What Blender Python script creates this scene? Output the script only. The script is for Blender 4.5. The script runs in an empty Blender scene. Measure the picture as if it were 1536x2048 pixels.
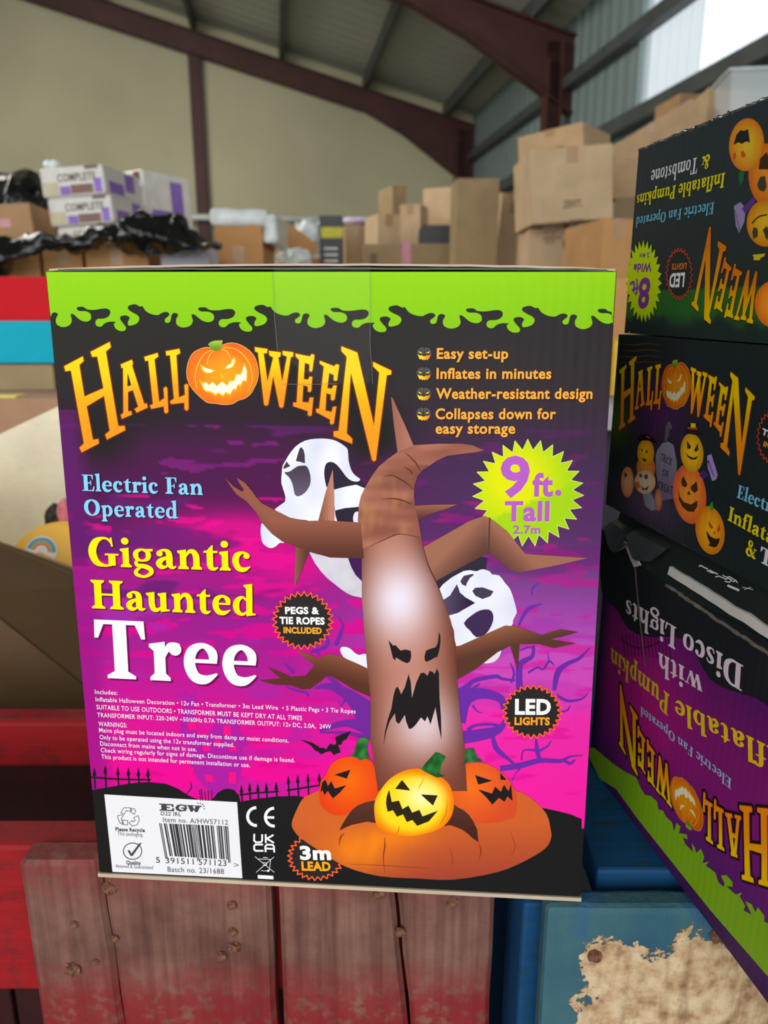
import bpy, bmesh, math, random
from mathutils import Vector, Matrix, noise
from mathutils.geometry import tessellate_polygon, delaunay_2d_cdt

C = bpy.context.scene.collection
random.seed(7)

# ------------------------------------------------------------------ camera
F = 1540.0                       # focal length in pixels of the 1536 x 2048 frame
PITCH = math.radians(15.0)
CAM = Vector((0, 0, 1.6))
SP, CP = math.sin(PITCH), math.cos(PITCH)
cam_data = bpy.data.cameras.new('camera')
cam_data.sensor_fit = 'VERTICAL'
cam_data.sensor_height = 36.0
cam_data.lens = 36.0 * F / 2048.0
cam_data.clip_start = 0.02
cam_data.clip_end = 200
cam_data.dof.use_dof = True
cam_data.dof.focus_distance = 0.53
cam_data.dof.aperture_fstop = cam_data.lens / 3.6
cam = bpy.data.objects.new('camera', cam_data)
cam.location = CAM
cam.rotation_euler = (math.pi / 2 - PITCH, 0, 0)
C.objects.link(cam)
bpy.context.scene.camera = cam

# ------------------------------------------------------------------ light and exposure
sc = bpy.context.scene
sc.view_settings.view_transform = 'Standard'
sc.view_settings.look = 'None'
sc.view_settings.gamma = 1.0
sc.view_settings.use_curve_mapping = False
sc.view_settings.exposure = 0.1
world = bpy.data.worlds.new('overcast_sky')
sc.world = world
world.use_nodes = True
bg = world.node_tree.nodes['Background']
bg.inputs[0].default_value = (0.94, 0.97, 1.0, 1)
bg.inputs[1].default_value = 1.8


def area(name, loc, target, sx, sy, power, col):
    l = bpy.data.lights.new(name, 'AREA')
    l.shape = 'RECTANGLE'
    l.size, l.size_y, l.energy, l.color = sx, sy, power, col
    o = bpy.data.objects.new(name, l)
    o.location = loc
    o.rotation_euler = (Vector(target) - Vector(loc)).to_track_quat('-Z', 'Y').to_euler()
    C.objects.link(o)
    return o


# daylight through the open loading door behind the camera, and a fill lamp added under the roof to lift the gable
area('loading_door_daylight', (-1.2, -3.6, 2.9), (0, 0.6, 1.25), 4.5, 3.2, 105, (1.0, 0.97, 0.93))
area('gable_fill_light', (-4.2, 6.4, 5.9), (-2.2, 8.6, 1.6), 3.0, 6.0, 560, (1.0, 0.97, 0.90))


# ------------------------------------------------------------------ helpers
def ray(px, py):
    dx, dy = (px - 768.0) / F, (1024.0 - py) / F
    return Vector((dx, CP + SP * dy, -SP + CP * dy))


def at(px, py, Y):
    d = ray(px, py)
    return CAM + d * (Y / d.y)


def atz(px, py, z):
    d = ray(px, py)
    return CAM + d * ((z - CAM.z) / d.z)


def s2l(c):
    return c / 12.92 if c <= 0.04045 else ((c + 0.055) / 1.055) ** 2.4


def rgb(r, g, b, gain=1.0):
    return tuple(min(0.95, s2l(v / 255.0) * gain) for v in (r, g, b)) + (1.0,)


def tag(o, label=None, cat=None, group=None, kind=None):
    if label: o['label'] = label
    if cat: o['category'] = cat
    if group: o['group'] = group
    if kind: o['kind'] = kind
    return o


def empty(name, loc=(0, 0, 0), rot=(0, 0, 0)):
    o = bpy.data.objects.new(name, None)
    o.empty_display_size = 0.05
    o.location, o.rotation_euler = loc, rot
    C.objects.link(o)
    return o


def link(name, me, parent=None):
    o = bpy.data.objects.new(name, me)
    C.objects.link(o)
    if parent is not None: o.parent = parent
    return o


def obj(name, bm, mats, parent=None, smooth=False):
    me = bpy.data.meshes.new(name)
    bmesh.ops.recalc_face_normals(bm, faces=bm.faces[:])
    bm.to_mesh(me)
    bm.free()
    for m in (mats if isinstance(mats, (list, tuple)) else [mats]): me.materials.append(m)
    if smooth:
        for p in me.polygons: p.use_smooth = True
    return link(name, me, parent)


def add_box(bm, lo, hi, bevel=0.0, mat=0, M=None, seg=2):
    """axis-aligned box between two corners, edges rounded by bevel"""
    t = bmesh.new()
    bmesh.ops.create_cube(t, size=1.0)
    lo, hi = Vector(lo), Vector(hi)
    for v in t.verts:
        v.co = Vector(((lo.x + hi.x) / 2 + v.co.x * (hi.x - lo.x), (lo.y + hi.y) / 2 + v.co.y * (hi.y - lo.y),
                       (lo.z + hi.z) / 2 + v.co.z * (hi.z - lo.z)))
    if bevel > 0:
        bmesh.ops.bevel(t, geom=t.edges[:], offset=bevel, segments=seg, profile=0.5, affect='EDGES')
    merge(bm, t, mat, M)


def merge(bm, t, mat=0, M=None):
    mp = {}
    for v in t.verts: mp[v] = bm.verts.new(M @ v.co if M else v.co)
    for f in t.faces:
        try:
            n = bm.faces.new([mp[v] for v in f.verts])
            n.material_index = mat
            n.smooth = f.smooth
        except ValueError:
            pass
    t.free()


def roughen(bm, amp, freq, seed=0.0, cuts=0):
    if cuts: bmesh.ops.subdivide_edges(bm, edges=bm.edges[:], cuts=cuts, use_grid_fill=True)
    for v in bm.verts:
        v.co += noise.noise_vector(v.co * freq + Vector((seed, seed * 2, seed * 3))) * amp


# ------------------------------------------------------------------ node materials
def new_mat(name):
    m = bpy.data.materials.new(name)
    m.use_nodes = True
    nt = m.node_tree
    return m, nt, nt.nodes['Principled BSDF']


def nd(nt, kind, **kw):
    n = nt.nodes.new(kind)
    for k, v in kw.items(): setattr(n, k, v)
    return n


def coords(nt, scale=(1, 1, 1)):
    tc = nd(nt, 'ShaderNodeTexCoord')
    mp = nd(nt, 'ShaderNodeMapping')
    mp.inputs['Scale'].default_value = scale
    nt.links.new(tc.outputs['Object'], mp.inputs['Vector'])
    return mp.outputs[0]


def noise_tex(nt, vec, scale, detail=4, rough=0.55):
    n = nd(nt, 'ShaderNodeTexNoise')
    n.inputs['Scale'].default_value = scale
    n.inputs['Detail'].default_value = detail
    n.inputs['Roughness'].default_value = rough
    nt.links.new(vec, n.inputs['Vector'])
    return n.outputs['Fac']


def ramp(nt, fac, stops, interp='LINEAR'):
    r = nd(nt, 'ShaderNodeValToRGB')
    r.color_ramp.interpolation = interp
    el = r.color_ramp.elements
    el[0].position, el[0].color = stops[0]
    el[1].position, el[1].color = stops[-1]
    for p, c in stops[1:-1]:
        e = el.new(p)
        e.color = c
    nt.links.new(fac, r.inputs[0])
    return r.outputs[0]


def bump(nt, b, height, strength, dist=0.002):
    n = nd(nt, 'ShaderNodeBump')
    n.inputs['Strength'].default_value = strength
    n.inputs['Distance'].default_value = dist
    nt.links.new(height, n.inputs['Height'])
    nt.links.new(n.outputs[0], b.inputs['Normal'])


def mixc(nt, fac, a, b_):
    m = nd(nt, 'ShaderNodeMix', data_type='RGBA')
    for sock, val in ((m.inputs[0], fac), (m.inputs[6], a), (m.inputs[7], b_)):
        if isinstance(val, (float, int)): sock.default_value = val
        elif isinstance(val, tuple): sock.default_value = val
        else: nt.links.new(val, sock)
    return m.outputs[2]


def mth(nt, op, a, b_=0.0, clamp=False):
    m = nd(nt, 'ShaderNodeMath', operation=op)
    m.use_clamp = clamp
    for sock, val in ((m.inputs[0], a), (m.inputs[1], b_)):
        if isinstance(val, (float, int)): sock.default_value = val
        else: nt.links.new(val, sock)
    return m.outputs[0]


def plain(name, col, rough=0.5, metallic=0.0, spec=0.5, var=0.08, scale=20.0):
    m, nt, b = new_mat(name)
    f = noise_tex(nt, coords(nt), scale)
    k = tuple(min(1, c * (1 + var * 2)) for c in col[:3]) + (1,)
    d = tuple(c * (1 - var * 2) for c in col[:3]) + (1,)
    nt.links.new(ramp(nt, f, [(0.3, d), (0.7, k)]), b.inputs['Base Color'])
    b.inputs['Roughness'].default_value = rough
    b.inputs['Metallic'].default_value = metallic
    b.inputs['Specular IOR Level'].default_value = spec
    return m


def cardboard(name, col, rough=0.75):
    m, nt, b = new_mat(name)
    v = coords(nt)
    n1 = noise_tex(nt, v, 9, 5)
    n2 = noise_tex(nt, coords(nt, (1, 1, 14)), 60, 2)
    d = tuple(c * 0.86 for c in col[:3]) + (1,)
    k = tuple(min(1, c * 1.1) for c in col[:3]) + (1,)
    c1 = ramp(nt, n1, [(0.3, d), (0.7, k)])
    c2 = ramp(nt, n2, [(0.35, (0.9, 0.9, 0.9, 1)), (0.65, (1, 1, 1, 1))])
    mx = nd(nt, 'ShaderNodeMix', data_type='RGBA', blend_type='MULTIPLY')
    mx.inputs[0].default_value = 1.0
    nt.links.new(c1, mx.inputs[6]); nt.links.new(c2, mx.inputs[7])
    nt.links.new(mx.outputs[2], b.inputs['Base Color'])
    b.inputs['Roughness'].default_value = rough
    bump(nt, b, n1, 0.25, 0.004)
    return m


def ink_material(name, rough=0.24, spec=0.5, flute=0.10, coat=0.0):
    """glossy print on corrugated card: colour comes from the printed inks (mesh colours)"""
    m, nt, b = new_mat(name)
    a = nd(nt, 'ShaderNodeAttribute', attribute_name='ink')
    nt.links.new(a.outputs['Color'], b.inputs['Base Color'])
    b.inputs['Roughness'].default_value = rough
    b.inputs['Specular IOR Level'].default_value = spec
    tc = nd(nt, 'ShaderNodeTexCoord')
    sp = nd(nt, 'ShaderNodeSeparateXYZ')
    nt.links.new(tc.outputs['Object'], sp.inputs[0])
    w = mth(nt, 'SINE', mth(nt, 'MULTIPLY', sp.outputs[0], 2 * math.pi / 0.0072))
    n = noise_tex(nt, coords(nt, (1, 1, 0.25)), 45, 3)
    n2 = noise_tex(nt, coords(nt, (1, 1, 1)), 6, 2)
    h = mth(nt, 'ADD', mth(nt, 'ADD', mth(nt, 'MULTIPLY', w, 0.09), n), mth(nt, 'MULTIPLY', n2, 3.0))
    bump(nt, b, h, flute, 0.004)
    return m


M_INK = ink_material('printed_card_gloss', 0.24, 0.06, 0.09)
M_INK_MATT = ink_material('printed_card_satin', 0.34, 0.10, 0.08)
M_LABEL = ink_material('label_paper', 0.45, 0.2, 0.05)
M_KRAFT = cardboard('kraft_board', rgb(168, 146, 116))
M_KRAFT_EDGE = cardboard('kraft_board_edge', rgb(190, 172, 148))
M_BLACKCARD = plain('black_printed_card', rgb(32, 34, 34), 0.3, 0, 0.4, 0.05)


# ------------------------------------------------------------------ printed artwork
def P(s, ox=0.0, oy=0.0, k=1.0):
    """points written as 'x,y x,y ...', read from an enlarged view with origin ox,oy and scale k"""
    out = []
    for t in s.split():
        x, y = t.split(',')[:2]
        out.append((ox + float(x) / k, oy + float(y) / k))
    return out


def smooth(pts, n=4, closed=True):
    out, L = [], len(pts)
    rng = range(L if closed else L - 1)
    for i in rng:
        g = lambda j: pts[j % L] if closed else pts[max(0, min(L - 1, j))]
        p0, p1, p2, p3 = g(i - 1), g(i), g(i + 1), g(i + 2)
        for s in range(n):
            t = s / n
            out.append(tuple(0.5 * (2 * b + (c - a) * t + (2 * a - 5 * b + 4 * c - d) * t * t + (3 * b - a - 3 * c + d) * t ** 3)
                             for a, b, c, d in zip(p0, p1, p2, p3)))
    if not closed: out.append(pts[-1])
    return out


def inside(pt, poly):
    x, y = pt
    r = False
    j = len(poly) - 1
    for i in range(len(poly)):
        xi, yi = poly[i]
        xj, yj = poly[j]
        if (yi > y) != (yj > y) and x < (xj - xi) * (y - yi) / (yj - yi) + xi: r = not r
        j = i
    return r


def lerp(a, b, t):
    t = max(0.0, min(1.0, t))
    return tuple(x + (y - x) * t for x, y in zip(a, b))


def grad(stops):
    """piecewise colour ramp over sorted (t, (r,g,b))"""
    def f(t):
        if t <= stops[0][0]: return stops[0][1]
        for (t0, c0), (t1, c1) in zip(stops, stops[1:]):
            if t <= t1: return lerp(c0, c1, (t - t0) / (t1 - t0))
        return stops[-1][1]
    return f


class Face:
    """a flat printed face: origin, right axis, up axis (unit vectors, world)"""
    def __init__(self, o, a, b):
        self.o, self.a, self.b = Vector(o), Vector(a).normalized(), Vector(b).normalized()
        self.n = self.a.cross(self.b)      # points out of the face

    def uv(self, px, py):
        d = ray(px, py)
        t = (self.o - CAM).dot(self.n) / d.dot(self.n)
        q = CAM + d * t - self.o
        return q.dot(self.a), q.dot(self.b)


LAYER = 0.00008
GAIN = 0.93


class Ink:
    """collects flat inked shapes of one printed picture on a face (local x right, z up, -y outwards)"""
    def __init__(self, face, warp=None):
        self.face, self.warp, self.lift = face, warp, 0
        self.v, self.f, self.c, self.k = [], [], [], 0

    def pt(self, p, layer):
        if self.warp: p = self.warp(p)
        u, v = self.face.uv(*p)
        return (u, -0.0006 - layer * LAYER, v)

    def raw(self, pts, faces, col, layer, uv=False):
        b = len(self.v)
        self.k += 1
        layer += self.lift + (self.k % 9) * 0.1       # overlapping shapes never share a plane
        for p in pts:
            self.v.append((p[0], -0.0006 - layer * LAYER, p[1]) if uv else self.pt(p, layer))
            c = col(*p) if callable(col) else col
            self.c.append(rgb(*c, gain=GAIN))
        self.f += [tuple(b + i for i in f) for f in faces]

    def poly(self, pts, col, layer=1, step=None, uv=False):
        if step is None:
            tris = tessellate_polygon([[Vector((x, y, 0)) for x, y in pts]])
            self.raw(pts, tris, col, layer, uv)
            return
        xs, ys = [p[0] for p in pts], [p[1] for p in pts]
        ed = []
        for i in range(len(pts)):
            a, b = pts[i], pts[(i + 1) % len(pts)]
            n = max(1, int(math.hypot(b[0] - a[0], b[1] - a[1]) / (step * 1.5)))
            for k in range(n): ed.append((a[0] + (b[0] - a[0]) * k / n, a[1] + (b[1] - a[1]) * k / n))
        verts = [Vector(p) for p in ed]
        edges = [(i, (i + 1) % len(ed)) for i in range(len(ed))]
        y = min(ys) + step / 2
        r = 0
        while y < max(ys):
            x = min(xs) + (step / 2 if r % 2 else 0)
            while x < max(xs):
                if inside((x, y), pts): verts.append(Vector((x, y)))
                x += step
            y += step * 0.87
            r += 1
        vo, eo, fo, _, _, _ = delaunay_2d_cdt(verts, edges, [], 0, 1e-5)
        fo = [f for f in fo if inside((sum(vo[i].x for i in f) / len(f), sum(vo[i].y for i in f) / len(f)), pts)]
        self.raw([(q.x, q.y) for q in vo], fo, col, layer, uv)

    def stroke(self, pts, col, layer=1, n=5, uv=False, sm=True):
        """smooth stroke through (x, y, width)"""
        q = smooth(pts, n, False) if sm and len(pts) > 2 else pts
        L, R = [], []
        for i, p in enumerate(q):
            a, b = q[max(0, i - 1)], q[min(len(q) - 1, i + 1)]
            dx, dy = b[0] - a[0], b[1] - a[1]
            l = math.hypot(dx, dy) or 1
            w = max(p[2], 0.02) / 2
            L.append((p[0] - dy / l * w, p[1] + dx / l * w))
            R.append((p[0] + dy / l * w, p[1] - dx / l * w))
        m = len(q)
        self.raw(L + R, [(i, i + 1, m + i + 1, m + i) for i in range(m - 1)], col, layer, uv)

    def line(self, pts, w, col, layer=1, closed=False, uv=False):
        q = list(pts) + ([pts[0]] if closed else [])
        for a, b in zip(q, q[1:]):
            dx, dy = b[0] - a[0], b[1] - a[1]
            l = math.hypot(dx, dy) or 1
            ex, ey = dx / l * w * 0.3, dy / l * w * 0.3
            px, py = -dy / l * w / 2, dx / l * w / 2
            self.raw([(a[0] - ex + px, a[1] - ey + py), (a[0] - ex - px, a[1] - ey - py), (b[0] + ex - px, b[1] + ey - py), (b[0] + ex + px, b[1] + ey + py)],
                     [(0, 1, 2, 3)], col, layer, uv)

    def disc(self, cx, cy, rx, ry, col, layer=1, n=24, uv=False, rot=0.0, step=None):
        c, s = math.cos(rot), math.sin(rot)
        pts = []
        for i in range(n):
            a = 2 * math.pi * i / n
            x, y = rx * math.cos(a), ry * math.sin(a)
            pts.append((cx + x * c - y * s, cy + x * s + y * c))
        self.poly(pts, col, layer, step, uv)

    def burst(self, cx, cy, rx, ry, k, n, col, layer, rim=None, rimw=2.5, step=None, uv=False, rot=0.05):
        pts = []
        for i in range(2 * n):
            a = math.pi * i / n + rot
            r = 1.0 if i % 2 == 0 else k
            pts.append((cx + rx * r * math.cos(a), cy + ry * r * math.sin(a)))
        self.poly(pts, col, layer, step, uv)
        if rim: self.line(pts, rimw, rim, layer + 1, True, uv)

    def text(self, font, s, p0, p1, cap, col, layer=3, bold=0.0, shadow=None, sh=(0, 0)):
        """text fitted between two baseline points, cap height in pixels of the frame"""
        a, b = Vector(self.face.uv(*p0)), Vector(self.face.uv(*p1))
        up = Vector(self.face.uv(p0[0], p0[1] - cap)) - a
        e = (b - a)
        w = e.length
        e.normalize()
        nrm = Vector((-e.y, e.x))
        h = abs(up.dot(nrm)) * (1 if True else 1)
        if font == 'serif':
            shapes, adv = serif_layout(s)
            sx, sy = w / adv, h / 150.0
            put = lambda x, y, off=(0, 0): tuple(a + e * (x * sx) + nrm * (y * sy) + Vector(off))
            for passes in ([(shadow, layer - 1, sh)] if shadow else []) + [(col, layer, (0, 0))]:
                cc, ly, of = passes
                for kind, g in shapes:
                    if kind == 'P': self.poly([put(x, y, of) for x, y in g], cc, ly, uv=True)
                    else:
                        m = len(g) // 2
                        self.raw([put(x, y, of) for x, y in g], [(i, i + 1, m + i + 1, m + i) for i in range(m - 1)], cc, ly, True)
        else:
            vs, fs, x0, x1, ch = sans_mesh(s, bold)
            sx, sy = w / (x1 - x0), h / ch
            for cc, ly, of in ([(shadow, layer - 1, sh)] if shadow else []) + [(col, layer, (0, 0))]:
                self.raw([tuple(a + e * ((x - x0) * sx) + nrm * (y * sy) + Vector(of)) for x, y in vs], fs, cc, ly, True)

    def build(self, name, mat, parent):
        me = bpy.data.meshes.new(name)
        me.from_pydata(self.v, [], self.f)
        att = me.color_attributes.new('ink', 'FLOAT_COLOR', 'POINT')
        att.data.foreach_set('color', [k for c in self.c for k in c])
        me.materials.append(mat)
        # every inked shape faces outwards (-y)
        bm = bmesh.new()
        bm.from_mesh(me)
        flip = [f for f in bm.faces if f.normal.y > 0]
        bmesh.ops.reverse_faces(bm, faces=flip)
        bm.to_mesh(me)
        bm.free()
        return link(name, me, parent)


_sans = {}


def sans_mesh(s, bold):
    key = (s, bold)
    if key not in _sans:
        cu = bpy.data.curves.new('type', 'FONT')
        cu.body = s
        cu.offset = bold
        cu.resolution_u = 3
        cu.space_character = 1.07
        o = bpy.data.objects.new('type', cu)
        C.objects.link(o)
        dg = bpy.context.evaluated_depsgraph_get()
        me = o.evaluated_get(dg).to_mesh()
        vs = [(v.co.x, v.co.y) for v in me.vertices]
        fs = [tuple(p.vertices) for p in me.polygons]
        o.evaluated_get(dg).to_mesh_clear()
        cu.body = 'H'
        dg.update()
        me = o.evaluated_get(dg).to_mesh()
        ch = max(v.co.y for v in me.vertices)
        o.evaluated_get(dg).to_mesh_clear()
        bpy.data.objects.remove(o)
        bpy.data.curves.remove(cu)
        _sans[key] = (vs, fs, min(v[0] for v in vs), max(v[0] for v in vs), ch)
    return _sans[key]


# bold old-style serif letters drawn from stems, serifs and swelling strokes (x-height 100, capitals 150)
def _R(x0, y0, x1, y1): return ('P', [(x0, y0), (x1, y0), (x1, y1), (x0, y1)])
def _PG(*p): return ('P', list(p))
def _SF(x, y, hw, d=1, sw=15): return ('P', [(x - hw, y), (x + hw, y), (x + hw, y + 8 * d), (x + sw, y + 19 * d), (x - sw, y + 19 * d), (x - hw, y + 8 * d)][::d])
def _FL(x0, x1, y): return _PG((x0 - 12, y - 12), (x0, y - 22), (x1, y - 22), (x1, y + 3), (x0 - 12, y - 4))


def _V(*pts):
    q = smooth(list(pts), 6, False) if len(pts) > 2 else list(pts)
    L, R = [], []
    for i, p in enumerate(q):
        a, b = q[max(0, i - 1)], q[min(len(q) - 1, i + 1)]
        dx, dy = b[0] - a[0], b[1] - a[1]
        l = math.hypot(dx, dy) or 1
        L.append((p[0] - dy / l * p[2] / 2, p[1] + dx / l * p[2] / 2))
        R.append((p[0] + dy / l * p[2] / 2, p[1] - dx / l * p[2] / 2))
    return ('S', L + R)


def _O(cx, cy, r, n=16): return ('P', [(cx + r * math.cos(2 * math.pi * i / n), cy + r * math.sin(2 * math.pi * i / n)) for i in range(n)])


_arch = lambda d=0: [_V((36 + d, 66, 8), (52 + d, 90, 18), (72 + d, 90, 26), (84 + d, 70, 30), (86 + d, 48, 30), (86 + d, 2, 30)), _SF(86 + d, 0, 25)]
_bowl = [_V((40, 76, 10), (60, 93, 16), (82, 80, 26), (91, 50, 31), (82, 18, 26), (60, 5, 14), (38, 18, 10))]
SERIF = {
    ' ': (52, []),
    'l': (54, [_R(12, 0, 42, 160), _SF(27, 0, 26), _FL(12, 42, 162)]),
    'i': (54, [_R(12, 0, 42, 96), _SF(27, 0, 26), _FL(12, 42, 98), _O(26, 134, 18)]),
    'n': (118, [_R(14, 0, 44, 96), _SF(29, 0, 25), _FL(14, 44, 98)] + _arch(6)),
    'h': (118, [_R(14, 0, 44, 160), _SF(29, 0, 25), _FL(14, 44, 162)] + _arch(6)),
    'm': (178, [_R(14, 0, 44, 96), _SF(29, 0, 25), _FL(14, 44, 98)] + _arch(4) + _arch(64)),
    'r': (84, [_R(14, 0, 44, 96), _SF(29, 0, 27), _FL(14, 44, 98), _V((40, 62, 8), (54, 88, 16), (70, 90, 20), (78, 86, 22)), _O(70, 83, 17)]),
    'e': (96, [_R(22, 50, 90, 60), _V((80, 52, 20), (78, 78, 24), (54, 95, 14), (26, 80, 26), (18, 46, 30), (32, 14, 28), (60, 8, 22), (90, 24, 5))]),
    'c': (90, [_O(70, 78, 15), _V((72, 86, 16), (52, 95, 12), (26, 80, 28), (18, 48, 31), (32, 14, 28), (58, 8, 22), (86, 24, 5))]),
    'f': (70, [_R(16, 0, 46, 120), _SF(31, 0, 26), _V((31, 116, 30), (36, 142, 26), (56, 156, 14), (70, 150, 12)), _O(70, 146, 13), _R(2, 88, 66, 98)]),
    't': (72, [_R(18, 20, 48, 100), _PG((18, 98), (48, 98), (48, 128), (40, 124)), _PG((2, 88), (68, 88), (70, 99), (6, 99)), _V((33, 34, 30), (37, 14, 26), (52, 6, 18), (70, 14, 6))]),
    'a': (102, [_O(25, 76, 15), _V((22, 84, 14), (44, 95, 12), (66, 84, 26), (71, 60, 30), (71, 24, 30), (84, 6, 18), (102, 12, 5)), _V((64, 58, 12), (36, 46, 22), (20, 26, 29), (32, 8, 24), (52, 9, 12), (62, 20, 8))]),
    'o': (106, [_V((53, 95, 11), (26, 80, 25), (19, 50, 31), (26, 20, 25), (53, 5, 11), (80, 20, 25), (87, 50, 31), (80, 80, 25), (53, 95, 11))]),
    'p': (114, [_R(14, -50, 44, 96), _SF(29, -50, 27), _FL(14, 44, 98)] + _bowl),
    'b': (112, [_R(12, 4, 42, 160), _FL(12, 42, 162)] + _bowl),
    'd': (116, [_R(68, 6, 98, 160), _FL(68, 98, 162), _V((70, 78, 10), (50, 94, 14), (26, 78, 26), (18, 48, 31), (26, 18, 26), (48, 5, 16), (70, 18, 10)), _PG((68, -4), (114, 4), (114, 11), (98, 14), (68, 14))]),
    'u': (120, [_R(12, 34, 42, 96), _FL(12, 42, 98), _V((27, 40, 30), (34, 14, 28), (52, 7, 20), (76, 22, 9)), _R(70, 6, 100, 96), _FL(70, 100, 98), _PG((70, -3), (116, 4), (116, 11), (100, 14), (70, 14))]),
    'g': (100, [_V((46, 95, 10), (22, 84, 20), (16, 66, 26), (22, 46, 20), (46, 36, 10), (70, 46, 20), (76, 66, 26), (70, 84, 20), (46, 95, 10)), _PG((58, 84), (98, 86), (98, 99), (66, 97)),
                _V((30, 42, 10), (16, 28, 16), (24, 12, 20), (60, 6, 24), (84, -8, 24), (84, -28, 20), (52, -46, 14), (18, -36, 20), (14, -18, 18), (34, 0, 12))]),
    's': (78, [_V((66, 74, 10), (58, 90, 10), (40, 95, 12), (20, 82, 22), (26, 62, 26), (52, 42, 28), (60, 20, 24), (40, 6, 12), (18, 10, 10), (10, 28, 10))]),
    'k': (116, [_R(14, 0, 44, 160), _SF(29, 0, 25), _FL(14, 44, 162), _V((42, 44, 9), (84, 92, 11)), _V((58, 60, 26), (96, 2, 30)), _R(66, 90, 106, 98), _SF(96, 0, 24)]),
    'w': (158, [_V((18, 96, 32), (48, 2, 26)), _V((48, 2, 10), (74, 96, 10)), _V((72, 96, 30), (104, 2, 26)), _V((104, 2, 9), (136, 96, 9)), _R(0, 90, 42, 98), _R(56, 90, 96, 98), _R(118, 90, 156, 98)]),
    'E': (116, [_R(18, 0, 54, 150), _R(2, 141, 100, 150), _R(2, 0, 104, 9), _R(50, 70, 82, 80), _PG((84, 150), (102, 150), (103, 108), (95, 108)), _R(77, 56, 86, 95), _PG((88, 0), (106, 0), (114, 44), (105, 44))]),
    'F': (108, [_R(18, 0, 54, 150), _R(2, 141, 100, 150), _SF(36, 0, 35, 1, 19), _R(50, 68, 82, 78), _PG((84, 150), (102, 150), (103, 108), (95, 108)), _R(77, 54, 86, 93)]),
    'T': (138, [_R(51, 0, 87, 150), _R(4, 139, 134, 150), _SF(69, 0, 38, 1, 19), _PG((4, 150), (2, 104), (12, 104), (28, 140)), _PG((134, 150), (136, 104), (126, 104), (110, 140))]),
    'H': (164, [_R(18, 0, 54, 150), _R(110, 0, 146, 150), _R(50, 70, 114, 81), _SF(36, 0, 34, 1, 19), _SF(128, 0, 34, 1, 19), _SF(36, 150, 34, -1, 19), _SF(128, 150, 34, -1, 19)]),
    'G': (150, [_V((118, 114, 8), (104, 138, 12), (76, 146, 13), (40, 126, 32), (22, 75, 38), (40, 22, 32), (80, 5, 14), (112, 10, 12)), _R(98, 6, 132, 66), _R(82, 58, 148, 67), _PG((110, 150), (119, 150), (123, 104), (114, 104))]),
    'O': (156, [_V((78, 146, 12), (38, 122, 31), (23, 75, 38), (38, 28, 31), (78, 4, 12), (118, 28, 31), (133, 75, 38), (118, 122, 31), (78, 146, 12))]),
    'P': (118, [_R(18, 0, 54, 150), _SF(36, 0, 36, 1, 19), _R(2, 141, 54, 150), _V((48, 144, 12), (80, 142, 15), (97, 122, 30), (96, 98, 30), (78, 77, 15), (48, 73, 11))]),
    'I': (72, [_R(18, 0, 54, 150), _SF(36, 0, 34, 1, 19), _SF(36, 150, 34, -1, 19)]),
    'L': (110, [_R(18, 0, 54, 150), _SF(36, 150, 34, -1, 19), _R(2, 0, 100, 9), _PG((84, 0), (102, 0), (110, 48), (101, 48))]),
    'D': (150, [_R(18, 0, 54, 150), _R(2, 141, 54, 150), _R(2, 0, 54, 9), _V((48, 144, 12), (86, 142, 18), (118, 116, 34), (126, 75, 38), (118, 34, 34), (86, 8, 18), (48, 6, 12))]),
    '&': (146, [_V((120, 82, 8), (106, 46, 14), (78, 14, 18), (42, 6, 20), (18, 36, 30), (40, 74, 20), (72, 104, 18), (74, 134, 14), (54, 146, 10), (36, 128, 24), (46, 92, 28), (80, 44, 32), (112, 10, 28), (142, 6, 8)), _R(98, 80, 144, 88)]),
}


def serif_layout(s):
    x, out = 0.0, []
    for ch in s:
        adv, g = SERIF[ch]
        out += [(k, [(px + x, py) for px, py in pts]) for k, pts in g]
        x += adv + 5
    return out, x - 5


def homography(src, dst):
    """projective map taking four points to four points (the same print on another box)"""
    A = []
    for (x, y), (u, v) in zip(src, dst):
        A.append([x, y, 1, 0, 0, 0, -u * x, -u * y, u])
        A.append([0, 0, 0, x, y, 1, -v * x, -v * y, v])
    n = 8
    for i in range(n):
        p = max(range(i, n), key=lambda r: abs(A[r][i]))
        A[i], A[p] = A[p], A[i]
        for r in range(n):
            if r != i:
                k = A[r][i] / A[i][i]
                A[r] = [a - k * b for a, b in zip(A[r], A[i])]
    h = [A[i][8] / A[i][i] for i in range(8)]
    return lambda p: ((h[0] * p[0] + h[1] * p[1] + h[2]) / (h[6] * p[0] + h[7] * p[1] + 1),
                      (h[3] * p[0] + h[4] * p[1] + h[5]) / (h[6] * p[0] + h[7] * p[1] + 1))

# ================================================================== the warehouse
TH = math.radians(7.8)
BR, BF = Vector((math.cos(TH), math.sin(TH), 0)), Vector((-math.sin(TH), math.cos(TH), 0))
GY, WX, LX, NY = 14.0, 3.44, -11.0, -4.6      # gable wall, right wall, left wall, open front
EAVE = 4.56


def bld(px, py, y=None, x=None):
    """building coordinates (x right, y towards the gable, z) of a pixel seen on the gable or the right wall"""
    d = ray(px, py)
    t = y / d.dot(BF) if y is not None else x / d.dot(BR)
    q = d * t
    return Vector((q.dot(BR), q.dot(BF), q.z + CAM.z))


pr = bld(200, 0, y=GY)
SLOPE = (pr.z - EAVE) / (WX - pr.x)
APEX_X = -4.0
roof_z = lambda x: EAVE + SLOPE * (WX - x) if x > APEX_X else EAVE + SLOPE * (WX - APEX_X) - SLOPE * (APEX_X - x)


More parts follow.
